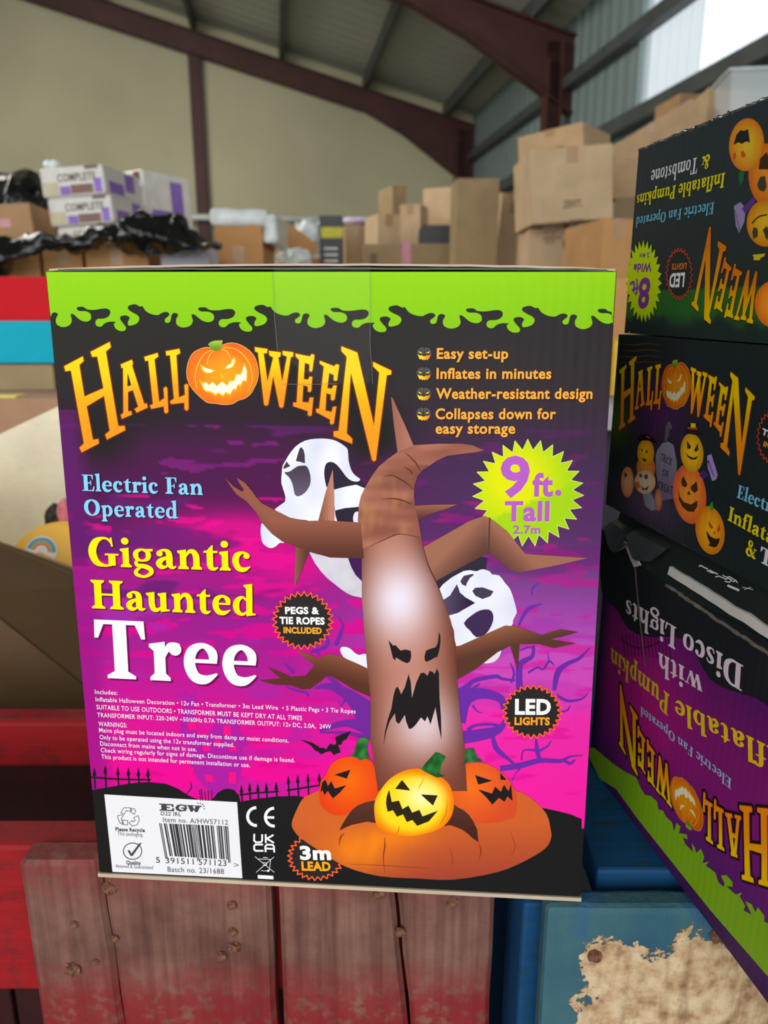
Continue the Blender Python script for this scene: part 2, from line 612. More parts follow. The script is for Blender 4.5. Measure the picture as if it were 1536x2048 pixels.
def sheeting(name, col, rough, period, axis, strength=0.5, var=0.12):
    """profiled steel cladding: ribs run across the given object axis"""
    m, nt, b = new_mat(name)
    v = coords(nt)
    sp = nd(nt, 'ShaderNodeSeparateXYZ')
    nt.links.new(v, sp.inputs[0])
    w = mth(nt, 'SINE', mth(nt, 'MULTIPLY', sp.outputs[axis], 2 * math.pi / period))
    n = noise_tex(nt, v, 0.5, 4)
    d = tuple(c * (1 - var) for c in col[:3]) + (1,)
    k = tuple(c * (1 + var) for c in col[:3]) + (1,)
    nt.links.new(ramp(nt, n, [(0.3, d), (0.7, k)]), b.inputs['Base Color'])
    b.inputs['Roughness'].default_value = rough
    bump(nt, b, w, strength, 0.03)
    return m


M_GABLE = sheeting('gable_lining', rgb(186, 180, 148), 0.8, 1.0, 0, 0.04)
M_SIDE = sheeting('side_cladding', rgb(128, 144, 142), 0.65, 0.25, 1, 0.35)
M_ROOF = sheeting('roof_sheeting', rgb(180, 180, 166), 0.75, 0.3, 1, 0.12)
M_STEEL = plain('red_oxide_steel', rgb(74, 42, 39), 0.6, 0, 0.4, 0.1, 3)
M_PURLIN = plain('grey_purlin_steel', rgb(84, 88, 88), 0.55, 0.2, 0.4, 0.1, 3)
M_FLOOR = plain('concrete_floor', rgb(120, 116, 108), 0.85, 0, 0.3, 0.12, 2)


def struct(name, bm, mat):
    o = obj(name, bm, mat)
    o.rotation_euler = (0, 0, TH)
    o['kind'] = 'structure'
    return o


bm = bmesh.new(); add_box(bm, (LX - .3, NY, -0.2), (WX + .3, GY + .3, 0.0)); struct('floor', bm, M_FLOOR)
bm = bmesh.new()
prof = [(LX, 0), (WX, 0), (WX, EAVE + .16), (APEX_X, roof_z(APEX_X) + .16), (LX, roof_z(LX) + .16)]
a = [bm.verts.new((x, GY, z)) for x, z in prof]
b = [bm.verts.new((x, GY + .2, z)) for x, z in prof]
bm.faces.new(a); bm.faces.new(b[::-1])
for i in range(5): bm.faces.new((a[i], b[i], b[(i + 1) % 5], a[(i + 1) % 5]))
struct('wall_back', bm, M_GABLE)
bm = bmesh.new(); add_box(bm, (LX - .2, NY, 0), (LX, GY, roof_z(LX))); struct('wall_left', bm, M_SIDE)
SILL, WTOP = 3.28, 4.42
wy = bld(1268, 235, x=WX).y
bm = bmesh.new()
add_box(bm, (WX, NY, 0), (WX + .12, GY, SILL))
add_box(bm, (WX, wy, SILL), (WX + .12, GY, EAVE + .16))
add_box(bm, (WX, NY, WTOP), (WX + .12, wy, EAVE + .16))
struct('wall_right', bm, M_SIDE)
# translucent profiled sheets in the side wall
m, nt, b = new_mat('translucent_sheet')
tr = nd(nt, 'ShaderNodeBsdfTranslucent')
tcw = nd(nt, 'ShaderNodeTexCoord')
spw = nd(nt, 'ShaderNodeSeparateXYZ')
nt.links.new(tcw.outputs['Object'], spw.inputs[0])
rib = mth(nt, 'SINE', mth(nt, 'MULTIPLY', spw.outputs[1], 2 * math.pi / 0.18))
# metre-wide sheets; the light's fall-off towards the gable is put into their tint
sheet_pos = mth(nt, 'DIVIDE', mth(nt, 'FLOOR', mth(nt, 'ADD', spw.outputs[1], 0.45)), 8.0)
den = ramp(nt, sheet_pos, [(0.0, (0.98, 0.98, 0.98, 1)), (0.66, (0.97, 0.98, 0.98, 1)), (0.72, (0.84, 0.87, 0.88, 1)), (0.86, (0.5, 0.54, 0.55, 1)), (1.0, (0.38, 0.42, 0.43, 1))])
rb = ramp(nt, mth(nt, 'ADD', mth(nt, 'MULTIPLY', rib, 0.5), 0.5), [(0.1, (0.72, 0.74, 0.75, 1)), (0.6, (1, 1, 1, 1))])
mm = nd(nt, 'ShaderNodeMix', data_type='RGBA', blend_type='MULTIPLY')
mm.inputs[0].default_value = 1.0
nt.links.new(den, mm.inputs[6]); nt.links.new(rb, mm.inputs[7])
nt.links.new(mm.outputs[2], tr.inputs[0])
df = nd(nt, 'ShaderNodeBsdfDiffuse')
df.inputs[0].default_value = (0.8, 0.85, 0.85, 1)
mx = nd(nt, 'ShaderNodeMixShader')
mx.inputs[0].default_value = 0.08
nt.links.new(tr.outputs[0], mx.inputs[1]); nt.links.new(df.outputs[0], mx.inputs[2])
nt.links.new(mx.outputs[0], nt.nodes['Material Output'].inputs[0])
M_TRANS = m
bm = bmesh.new()
prev = None
y = NY
i = 0
while y < wy:
    xo = WX + 0.06 + (0.018 if i % 4 in (1, 2) else -0.018)
    cur = (bm.verts.new((xo, y, SILL)), bm.verts.new((xo, y, WTOP)))
    if prev: bm.faces.new((prev[0], cur[0], cur[1], prev[1]))
    prev = cur
    y += 0.045
    i += 1
struct('window_1', bm, M_TRANS)
# mullions and rails of the side wall
for nm, z, y0, y1, h in (('trim_1', SILL, NY, GY - .05, 0.07), ('trim_2', bld(1153, 165, x=WX).z, NY, GY - .05, 0.06), ('trim_3', 2.3, NY, GY - .05, 0.07)):
    bm = bmesh.new(); add_box(bm, (WX - .14, y0, z - h), (WX - 0.002, y1, z + h), 0.01); struct(nm, bm, M_PURLIN)
# roof sheets
for nm, xa, xb in (('ceiling', APEX_X, WX + .2), ('ceiling_left', LX - .2, APEX_X)):
    bm = bmesh.new()
    q = [bm.verts.new((x, y, roof_z(x) + dz)) for dz in (0.16, 0.24) for x, y in ((xa, NY), (xb, NY), (xb, GY + .2), (xa, GY + .2))]
    bm.faces.new(q[:4][::-1]); bm.faces.new(q[4:])
    for i in range(4): bm.faces.new((q[i], q[(i + 1) % 4], q[4 + (i + 1) % 4], q[4 + i]))
    struct(nm, bm, M_ROOF)
# purlins run the length of the building under the sheets
k = 4
for i in range(9):
    x = WX - 0.5 - i * 1.35
    if x < LX: break
    bm = bmesh.new()
    z = roof_z(x)
    add_box(bm, (x - .035, NY, z - .04), (x + .035, GY, z + .155), 0.008)
    struct('trim_%d' % k, bm, M_PURLIN)
    k += 1
# portal frames: rafter, column and haunch
for fy in (GY - .18, 9.35, 4.7, 0.0):
    d = 0.16 if fy > 12 else 0.2
    for side in (0, 1):
        bm = bmesh.new()
        xs = [APEX_X, WX] if side == 0 else [LX, APEX_X]
        n = 12
        rows = []
        for i in range(n + 1):
            x = xs[0] + (xs[1] - xs[0]) * i / n
            z = roof_z(x)
            e = abs((WX if side == 0 else LX) - x)
            dep = 0.34 + max(0, 1.6 - e) * 0.42
            if fy < 12: dep *= 0.8
            rows.append((x, z - .045, z - .045 - dep))
        for (x0, t0, b0), (x1, t1, b1) in zip(rows, rows[1:]):
            for (wd, za0, zb0, za1, zb1) in ((0.012, t0, b0, t1, b1), (d / 2, t0, t0 - .02, t1, t1 - .02), (d / 2, b0 + .02, b0, b1 + .02, b1)):
                v = [bm.verts.new(p) for p in ((x0, fy - wd, zb0), (x1, fy - wd, zb1), (x1, fy - wd, za1), (x0, fy - wd, za0),
                                               (x0, fy + wd, zb0), (x1, fy + wd, zb1), (x1, fy + wd, za1), (x0, fy + wd, za0))]
                for f in ((0, 1, 2, 3), (7, 6, 5, 4), (0, 4, 5, 1), (3, 2, 6, 7), (0, 3, 7, 4), (1, 5, 6, 2)): bm.faces.new([v[j] for j in f])
        struct('trim_%d' % k, bm, M_STEEL)
        k += 1
    bm = bmesh.new()
    c = WX - .16
    add_box(bm, (c - .16, fy - d / 2, 0), (c - .14, fy + d / 2, EAVE - .3)); add_box(bm, (c + .0, fy - d / 2, 0), (c + .02, fy + d / 2, EAVE - .1)); add_box(bm, (c - .15, fy - .012, 0), (c + .01, fy + .012, EAVE - .1))
    struct('trim_%d' % k, bm, M_STEEL)
    k += 1
# gable posts and the pale rail across the gable
for px, w in ((396, 0.095), (-700, 0.095)):
    g = bld(px, 250, y=GY - .1)
    bm = bmesh.new()
    add_box(bm, (g.x - w, GY - .16, 0), (g.x + w, GY - .14, roof_z(g.x) - .3)); add_box(bm, (g.x - .012, GY - .14, 0), (g.x + .012, GY, roof_z(g.x) - .3)); add_box(bm, (g.x - w, GY - .02, 0), (g.x + w, GY - .001, roof_z(g.x) - .3))
    struct('trim_%d' % k, bm, M_STEEL)
    k += 1
g = bld(500, 436, y=GY - .25)
bm = bmesh.new()
add_box(bm, (LX, GY - .3, g.z - .05), (WX - .4, GY - .2, g.z + .05), 0.02)
struct('trim_%d' % k, bm, plain('pale_galvanised_rail', rgb(176, 184, 176), 0.5, 0.3, 0.5, 0.06, 4))
k += 1
g = bld(914, 300, y=GY - .2)
bm = bmesh.new()
bmesh.ops.create_cone(bm, cap_ends=True, segments=12, radius1=.045, radius2=.045, depth=EAVE - .3, matrix=Matrix.Translation((g.x, GY - .1, (EAVE - .3) / 2)))
struct('trim_%d' % k, bm, plain('grey_downpipe', rgb(128, 130, 118), 0.5))
k += 1
# raised loading stage that carries the stock
STAGE = 1.25
bm = bmesh.new(); add_box(bm, (-6.0, 2.25, 0), (WX - .25, 9.6, STAGE), 0.01); struct('floor_stage', bm, M_FLOOR)

# ================================================================== the upright printed box in front
def cam2world(v): return Vector((v[0], SP * v[1] + CP * v[2], CP * v[1] - SP * v[2]))


A_DIR = cam2world((0.99776629, -0.01991575, -0.06376351)).normalized()
N_IN = cam2world((0.06650638, 0.20655067, 0.976173)).normalized()
B_DIR = N_IN.cross(A_DIR).normalized() * -1
if B_DIR.z < 0: B_DIR = -B_DIR
ORIGIN = CAM + cam2world((-0.21598136, -0.27377919, 0.58558327))
FRONT = Face(ORIGIN, A_DIR, B_DIR)
FM = Matrix((A_DIR, -FRONT.n, B_DIR)).transposed().to_4x4()
FM.translation = ORIGIN
BTL, BTR, BBR, BBL = (93, 543), (1233, 543), (1160, 1793), (200, 1744)
DEPTH = 0.24

box = empty('halloween_box')
box.matrix_world = FM
tag(box, 'upright glossy Halloween carton with haunted tree picture, lime slime border and purple print', 'box')


def panel_uv(s, t):
    """art position: s across from the left, t down from the top"""
    ax, ay = BTL[0] + (BTR[0] - BTL[0]) * s, BTL[1] + (BTR[1] - BTL[1]) * s
    bx, by = BBL[0] + (BBR[0] - BBL[0]) * s, BBL[1] + (BBR[1] - BBL[1]) * s
    # even spacing up the real face
    return (ax, ay), (bx, by)


cu = [FRONT.uv(*p) for p in (BTL, BTR, BBR, BBL)]
bm = bmesh.new()
fr = [bm.verts.new((u, 0, v)) for u, v in cu]
bk = [bm.verts.new((u, DEPTH, v)) for u, v in cu]
bm.faces.new(fr)
bm.faces.new(bk[::-1])
for i in range(4): bm.faces.new((fr[i], bk[i], bk[(i + 1) % 4], fr[(i + 1) % 4]))
obj('carton_body', bm, M_BLACKCARD, box)

# bottom flap: bare edge of the board along the foot of the face
bm = bmesh.new()
(ul, vl), (ur, vr) = cu[3], cu[2]
q = [(ul - 0.0008, -0.0022, vl), (ur + 0.0006, -0.0022, vr), (ur + 0.0006, DEPTH, vr), (ul - 0.0008, DEPTH, vl)]
lo = [bm.verts.new((x, y, z - 0.0026)) for x, y, z in q]
hi = [bm.verts.new((x, y, z + 0.0003)) for x, y, z in q]
bm.faces.new(lo[::-1]); bm.faces.new(hi)
for i in range(4): bm.faces.new((lo[i], lo[(i + 1) % 4], hi[(i + 1) % 4], hi[i]))
obj('bottom_flap', bm, M_KRAFT_EDGE, box)

# top flaps: two thicknesses of board bulging above the front edge
(ulT, vlT), (urT, vrT) = cu[0], cu[1]
WT = urT - ulT


def flap(name, s0, s1, lift, thick, y0, y1, mats, n=40):
    bm = bmesh.new()
    rows = []
    for i in range(n + 1):
        s = s0 + (s1 - s0) * i / n
        z = vlT + (vrT - vlT) * s + lift(s)
        x = ulT + WT * s
        w = 0.0004 * noise.noise(Vector((s * 22, 0, lift(0.3) * 900)))
        rows.append([bm.verts.new((x, y0 + w * 2, z + w)), bm.verts.new((x, y0 + w * 2, z + w + thick)),
                     bm.verts.new((x, y1, z + thick)), bm.verts.new((x, y1, z))])
    for a, b in zip(rows, rows[1:]):
        for k in range(4):
            f = bm.faces.new((a[k], b[k], b[(k + 1) % 4], a[(k + 1) % 4]))
            f.material_index = 1 if k == 0 else 0
    bm.faces.new(rows[0]); bm.faces.new(rows[-1][::-1])
    return obj(name, bm, mats, box)


arch = lambda s: 0.0006 + 0.0032 * max(0.0, math.sin(math.pi * min(1, max(0, s * 1.03 - 0.015)))) ** 0.6
flap('top_flap', 0.0, 1.0, lambda s: arch(s), 0.0013, 0.0035, DEPTH, [M_BLACKCARD, M_KRAFT_EDGE])
flap('top_flap', 0.02, 0.985, lambda s: arch(s) * 0.35, 0.0012, 0.0012, DEPTH * 0.5, [M_BLACKCARD, M_BLACKCARD])

# ---- printed ground of the face
gl = grad([(0, (33, 33, 29)), (.16, (36, 34, 31)), (.21, (46, 26, 44)), (.26, (72, 22, 68)), (.33, (80, 20, 76)), (.40, (92, 24, 92)),
           (.455, (156, 22, 126)), (.52, (148, 28, 134)), (.60, (168, 28, 140)), (.70, (206, 22, 144)), (.80, (232, 12, 146)), (1, (232, 12, 146))])
gr = grad([(0, (36, 34, 34)), (.16, (48, 40, 44)), (.23, (58, 40, 62)), (.30, (72, 42, 84)), (.38, (86, 44, 98)), (.45, (118, 60, 132)), (.50, (152, 66, 162)),
           (.56, (186, 76, 180)), (.62, (204, 70, 180)), (.68, (230, 44, 166)), (.80, (240, 34, 160)), (1, (238, 30, 160))])  # paler right side: the wash of a gloss reflection is put into the ink


NIGHT_C = (30, 30, 30)


def ground(s, t, x, y):
    k = max(0.0, min(1.0, (s - 0.42) / 0.35))
    c = lerp(gl(t), gr(t), k)
    # dry-brush streaks across the sky
    w = t + 0.035 * s
    n1 = noise.noise(Vector((s * 7.0, w * 46.0, 3.1))) + 0.55 * noise.noise(Vector((s * 26.0, w * 120.0, 8.0)))
    n2 = noise.noise(Vector((s * 3.2, w * 21.0, 11.7))) + 0.4 * noise.noise(Vector((s * 15.0, w * 70.0, 1.0)))
    if t > 0.22:
        hot = (214, 8, 138) if t > 0.33 else (120, 26, 116)
        a = (0.16 if 0.36 < t < 0.6 else 0.3) if t > 0.33 else 0.40
        st = max(0.0, min(1.0, (n1 - a) * 14)) * (0.85 if k < 0.6 else 0.45)
        c = lerp(c, hot, st)
        cool = (98, 26, 108) if t < 0.5 else (158, 42, 160)
        sc_ = max(0.0, min(1.0, (n2 - 0.26) * 8)) * (0.8 if t < 0.6 else 0.45) * (1 - 0.5 * k)
        c = lerp(c, cool, sc_)
    g = math.exp(-((x - 470) / 150) ** 2 - ((y - 1065) / 42) ** 2) + 0.8 * math.exp(-((x - 590) / 90) ** 2 - ((y - 1130) / 40) ** 2)
    c = lerp(c, (228, 2, 140), min(0.85, g) * (1 - max(0, min(1, (n2 - 0.2) * 6)) * 0.7))
    # soft dark halo printed round the title
    d = 0
    for hx, hy, r in ((205, 860, 62), (260, 800, 60), (745, 860, 66), (700, 800, 60), (330, 770, 60), (600, 775, 60)):
        d = max(d, math.exp(-((x - hx) / r) ** 2 - ((y - hy) / r) ** 2))
    c = lerp(c, (30, 28, 26), min(1.0, d * 1.25))
    e = max(0.0, min(1.0, (0.055 - s) / 0.03))
    if t > 0.925 or (s > 0.965 and t > 0.872) or (s < 0.03 and t > 0.85): return NIGHT_C
    if t > 0.2: c = lerp(c, (98, 22, 104) if t < 0.45 else (150, 20, 128), e * 0.75)
    return c


ink = Ink(FRONT)
NU, NV = 260, 300
(u0, v0), (u1, v1), (u2, v2), (u3, v3) = cu
gv, gc, gf = [], [], []
for j in range(NV + 1):
    t = j / NV
    for i in range(NU + 1):
        s = i / NU
        u = (u0 * (1 - t) + u3 * t) * (1 - s) + (u1 * (1 - t) + u2 * t) * s
        v = (v0 * (1 - t) + v3 * t) * (1 - s) + (v1 * (1 - t) + v2 * t) * s
        q = FRONT.o + FRONT.a * u + FRONT.b * v - CAM
        dep = q.y * CP - q.z * SP
        x, y = 768 + F * q.x / dep, 1024 - F * (q.y * SP + q.z * CP) / dep
        ink.v.append((u, -0.0006, v))
        ink.c.append(rgb(*ground(s, t, x, y), gain=GAIN))
ink.f = [(j * (NU + 1) + i, j * (NU + 1) + i + 1, (j + 1) * (NU + 1) + i + 1, (j + 1) * (NU + 1) + i) for j in range(NV) for i in range(NU)]

# purple bare trees behind the picture
PUR = (106, 44, 160)
PURL = (112, 40, 150)
for s_ in (
    # right-hand tree
    [(912, 1440, 40), (930, 1400, 26), (960, 1386, 22), (1000, 1396, 16), (1010, 1420, 14)],
    [(918, 1392, 30), (935, 1372, 12), (950, 1360, 9), (990, 1352, 8), (1005, 1357, 6), (1030, 1360, 5)],
    [(920, 1475, 26), (975, 1466, 22), (1000, 1456, 14), (1010, 1440, 8)],
    [(935, 1460, 8), (950, 1450, 6), (985, 1448, 6), (1003, 1454, 8)],
    [(985, 1470, 7), (992, 1495, 11), (1010, 1512, 8), (1030, 1528, 4)],
    [(1000, 1536, 11), (1040, 1530, 12), (1080, 1520, 10), (1120, 1521, 8), (1140, 1512, 4), (1165, 1510, 2)],
    [(1128, 1520, 6), (1140, 1526, 6), (1150, 1518, 3)],
    [(1080, 1520, 7), (1074, 1500, 9), (1072, 1476, 4)],
    [(1076, 1502, 6), (1094, 1492, 4), (1102, 1480, 2)],
    [(1043, 1520, 4), (1047, 1500, 3), (1072, 1500, 5)],
    [(1040, 1400, 14), (1038, 1350, 13), (1042, 1326, 12), (1064, 1312, 8), (1067, 1290, 6)],
    [(1056, 1345, 5), (1075, 1334, 4), (1086, 1338, 4), (1098, 1322, 5), (1108, 1330, 2)],
    [(1098, 1322, 3), (1096, 1312, 2), (1094, 1302, 1)],
    [(1108, 1380, 8), (1115, 1345, 12), (1132, 1328, 9), (1158, 1316, 7), (1180, 1294, 2)],
    [(1022, 1365, 4), (1028, 1345, 5), (1020, 1325, 2)],
    [(1037, 1250, 5), (1050, 1225, 7), (1062, 1214, 7), (1085, 1207, 2)],
    [(1063, 1190, 3), (1066, 1175, 4), (1078, 1164, 2)],
    [(945, 1410, 5), (955, 1422, 3), (966, 1425, 1)],
    [(1112, 1389, 6), (1136, 1401, 6), (1165, 1396, 4), (1176, 1384, 2)],
    [(1120, 1423, 3), (1134, 1420, 4), (1140, 1410, 2)],
    [(1040, 1300, 3), (1056, 1294, 4), (1068, 1296, 3)],
    [(960, 1366, 3), (935, 1386, 12), (922, 1400, 18)],
    [(1024, 1560, 3), (1030, 1548, 2), (1040, 1536, 4)],
    # left-hand tree
    [(745, 1440, 60), (715, 1405, 34), (690, 1385, 22), (660, 1372, 15), (630, 1375, 5)],
    [(700, 1392, 10), (672, 1365, 9), (655, 1352, 6)],
    [(745, 1455, 40), (700, 1446, 16), (670, 1450, 12), (640, 1462, 5)],
    [(690, 1400, 6), (682, 1410, 3), (676, 1396, 1)],
    [(618, 1393, 4), (612, 1385, 5), (580, 1376, 4), (572, 1368, 2)],
    [(620, 1305, 6), (655, 1290, 8), (650, 1262, 4)],
    [(672, 1290, 8), (680, 1270, 9), (686, 1250, 6), (676, 1232, 2)],
    [(640, 1310, 7), (630, 1300, 5), (622, 1302, 2)],
    [(590, 1345, 8), (578, 1335, 6), (568, 1324, 2)],
    [(740, 1478, 12), (700, 1466, 8), (640, 1464, 3)],
): ink.stroke(s_, PUR if s_[0][0] > 800 else PURL, 1)
# pale haunted house behind the small print
HOUSE = (170, 30, 156)
for q in (P("470,60 500,75 545,55 560,80 590,60 600,110 585,120 600,290 640,280 640,300 690,230 700,190 735,170 770,195 785,160 830,280 860,290 860,330 830,340 840,420 800,560 690,600 640,540 600,500 570,440 560,300 510,270 540,110", 160, 1360, 2.56),):
    ink.poly(q, HOUSE, 1)
for q in ("550,215 590,210 600,250 560,255", "735,232 772,230 775,282 738,285", "630,335 665,332 668,360 632,362", "640,480 680,485 685,520 645,515",
          "765,335 800,335 805,360 768,362", "560,440 585,445 580,485 555,480", "765,465 800,470 800,530 762,525", "690,300 720,300 722,330 692,332"):
    ink.poly(P(q, 160, 1360, 2.56), (236, 20, 130), 2)
# night ground, gravestone, fences, bat
NIGHT = (30, 30, 30)
ink.poly(P("64,560 150,546 190,538 250,528 310,521 370,521 440,528 500,552 560,590 610,612 670,612 690,596 705,575 735,557 760,553 790,560 815,588 822,620 900,606 1000,594 1100,590 1180,600 1180,1020 108,980", 160, 1360, 2.56), NIGHT, 3)
ink.poly(P("1040,660 1150,660 1250,682 1340,704 1380,716 1420,735 1452,745 1448,1024 1300,1300 -2250,1100 -2250,1000 0,1000 900,1000", 800, 1450, 4), NIGHT, 3)
ink.poly([(690, 1700), (1160, 1660), (1158, 1790), (203, 1742), (203, 1715)], NIGHT, 3)
for x, y0, y1 in ((76, 445, 552), (132, 432, 550), (196, 440, 545), (250, 443, 535), (301, 445, 528), (350, 447, 525),
                  (828, 532, 618), (870, 522, 612), (912, 525, 604), (956, 522, 604), (1006, 517, 596),
                  (1068, 485, 592), (1116, 480, 590), (1168, 475, 590), (1226, 470, 560)):
    a, b = 160 + x / 2.56, 1360
    ink.line([(a, b + (y0 + 30) / 2.56), (a + 1.5, b + y1 / 2.56)], 3, NIGHT, 4)
    ink.poly([(a - 3.6, b + (y0 + 38) / 2.56), (a - 0.3, b + y0 / 2.56), (a + 3.6, b + (y0 + 38) / 2.56), (a, b + (y0 + 52) / 2.56)], NIGHT, 4)
for l in ("62,495 130,500 200,505 290,507 362,508", "820,585 900,575 1016,568", "1064,562 1120,553 1226,536"):
    ink.line(P(l, 160, 1360, 2.56), 3.2, NIGHT, 4)
ink.stroke([(370, 1590, 1), (383, 1575, 2), (381, 1562, .5)], NIGHT, 4)
for gx in (402, 406, 412, 418, 424): ink.line([(gx, 1600), (gx - 4 + (gx % 5), 1576 + gx % 7)], 1.3, NIGHT, 4)
ink.poly(P("1130,302 1190,318 1232,345 1250,345 1262,352 1275,330 1285,322 1298,330 1312,325 1308,290 1340,275 1388,258 1365,300 1345,310 1340,328 1322,330 1335,368 1318,372 1300,382 1285,362 1262,365 1235,378 1222,365 1205,358 1180,330", 160, 1360, 2.56), (34, 30, 32), 4)
ink.build('printed_scenery', M_INK, box)

# ---- lime slime along the top
ink = Ink(FRONT)
PER = P("105,385 125,380 148,395 132,430 135,470 165,492 200,496 240,480 258,445 248,395 270,393 300,420 335,445 380,452 410,430 405,390 370,370 320,368 297,352 304,337 350,335 380,355 440,358 500,348 545,350 565,375 550,410 510,428 465,430 445,455 455,485 490,492 520,465 560,452 608,455 592,470 605,505 640,526 680,522 688,495 665,465 642,430 650,408 690,402 718,420 705,450 705,478 730,482 775,465 795,430 780,400 735,375 705,350 710,325 760,312 800,330 820,328 845,365 890,390 940,398 975,380 1010,372 1035,390 1020,412 997,432 1005,458 1035,455 1045,430 1050,402", 0, 0, 4)
LIME = (150, 213, 0)
anc = [-112, 129, 369, 633, 904, 1167, 1430]
edge = []
for k in range(6):
    for x, y in PER:
        f = (x - 195 / 4) / 239.0
        seg = k + (0 if f >= 0 else -1)
        fr_ = f if f >= 0 else f + 1
        if seg < 0: continue
        X = anc[seg] + (anc[min(6, seg + 1)] - anc[seg]) * fr_
        edge.append((X, 530 + y + (X - 129) * 0.004))
edge = smooth(edge, 3, False)
lx = lambda y: 93 + (y - 543) * (107 / 1201.0) + 1.0
rx = lambda y: 1232 - (y - 543) * (73 / 1250.0) - 0.8
edge = [p for p in edge if lx(p[1]) < p[0] < rx(p[1])]
top = [(93.5, 544), (1231.5, 544)]
slime = [top[0], top[1], (rx(650), 650)] + edge[::-1] + [(lx(622), 622)]
ink.poly([(93.5, 545.5), (1231.5, 545.5), (rx(640), 640)] + [(x, y + 2.0) for x, y in edge[::-1]] + [(lx(626), 626)], (24, 46, 10), 1)
ink.poly(slime, lambda x, y: lerp((144, 206, 0), (132, 196, 0), (y - 543) / 110), 2, step=14)
ink.build('printed_slime_border', M_INK, box)

# ---- title
LOGO = [
    P("37,250 188,170 194,208 160,240 200,492 352,425 302,172 262,175 248,135 402,55 412,98 372,132 470,728 520,725 527,760 380,835 366,795 402,765 357,487 218,570 268,838 310,830 316,866 178,938 160,900 196,866 92,284 48,290", 120, 670, 4),
    P("490,235 580,197 588,228 581,245 677,548 700,549 704,580 618,620 600,592 630,573 588,440 548,455 548,610 575,608 580,635 500,670 490,640 512,620 509,262 496,264", 120, 670, 4),
    P("678,175 785,143 790,172 760,195 797,533 838,505 832,425 850,413 862,425 870,615 852,628 838,615 835,570 735,590 722,565 748,550 710,205 685,208", 120, 670, 4),
    P("850,130 958,110 966,145 935,162 955,500 1003,478 998,402 1015,390 1030,400 1032,590 1018,606 1000,592 998,540 893,552 883,530 915,510 884,162 855,165", 120, 670, 4),
    P("120,97 222,112 218,145 192,148 222,372 268,180 238,163 232,127 328,138 325,172 308,180 340,372 378,172 345,160 342,127 430,138 426,172 408,178 350,570 338,583 318,575 268,330 228,555 212,567 195,555 146,140 124,132", 480, 670, 4),
    P("445,148 560,172 575,152 598,160 580,285 570,295 556,285 558,235 520,222 512,352 545,358 560,332 580,335 572,445 560,457 545,450 545,412 508,402 500,535 550,540 560,500 588,500 575,640 560,648 545,640 545,608 428,568 428,540 455,540 475,200 448,172", 480, 670, 4),
    P("640,205 755,250 772,232 795,240 778,360 765,368 750,360 752,320 715,302 700,425 735,430 750,402 775,405 758,515 742,525 728,515 728,475 692,465 685,605 735,615 745,575 772,572 752,705 738,716 722,708 722,675 610,615 610,590 635,590 672,252 640,228", 480, 670, 4),
    P("812,90 940,140 1073,725 1115,300 1065,250 1065,214 1212,285 1210,315 1175,322 1088,1000 1073,1010 1058,1000 888,300 855,785 900,830 898,868 750,810 750,770 790,765 855,175 812,128", 480, 670, 4),
]
GOLD = grad([(0, (255, 214, 0)), (.3, (255, 205, 0)), (.5, (255, 172, 8)), (.75, (255, 152, 20)), (1, (252, 146, 24))])


def title(ink, dim=1.0, lay=3):
    for g in LOGO:
        y0, y1 = min(p[1] for p in g), max(p[1] for p in g)
        ink.line(g, 4.2, tuple(v * dim for v in (120, 40, 4)), lay - 1, True)
        ink.poly(g, lambda x, y: tuple(v * dim for v in GOLD((y - y0) / (y1 - y0))), lay, step=9)
    ink.poly(P("545,300 572,395 572,402 544,410", 120, 670, 4), (40, 32, 24), lay + 1)


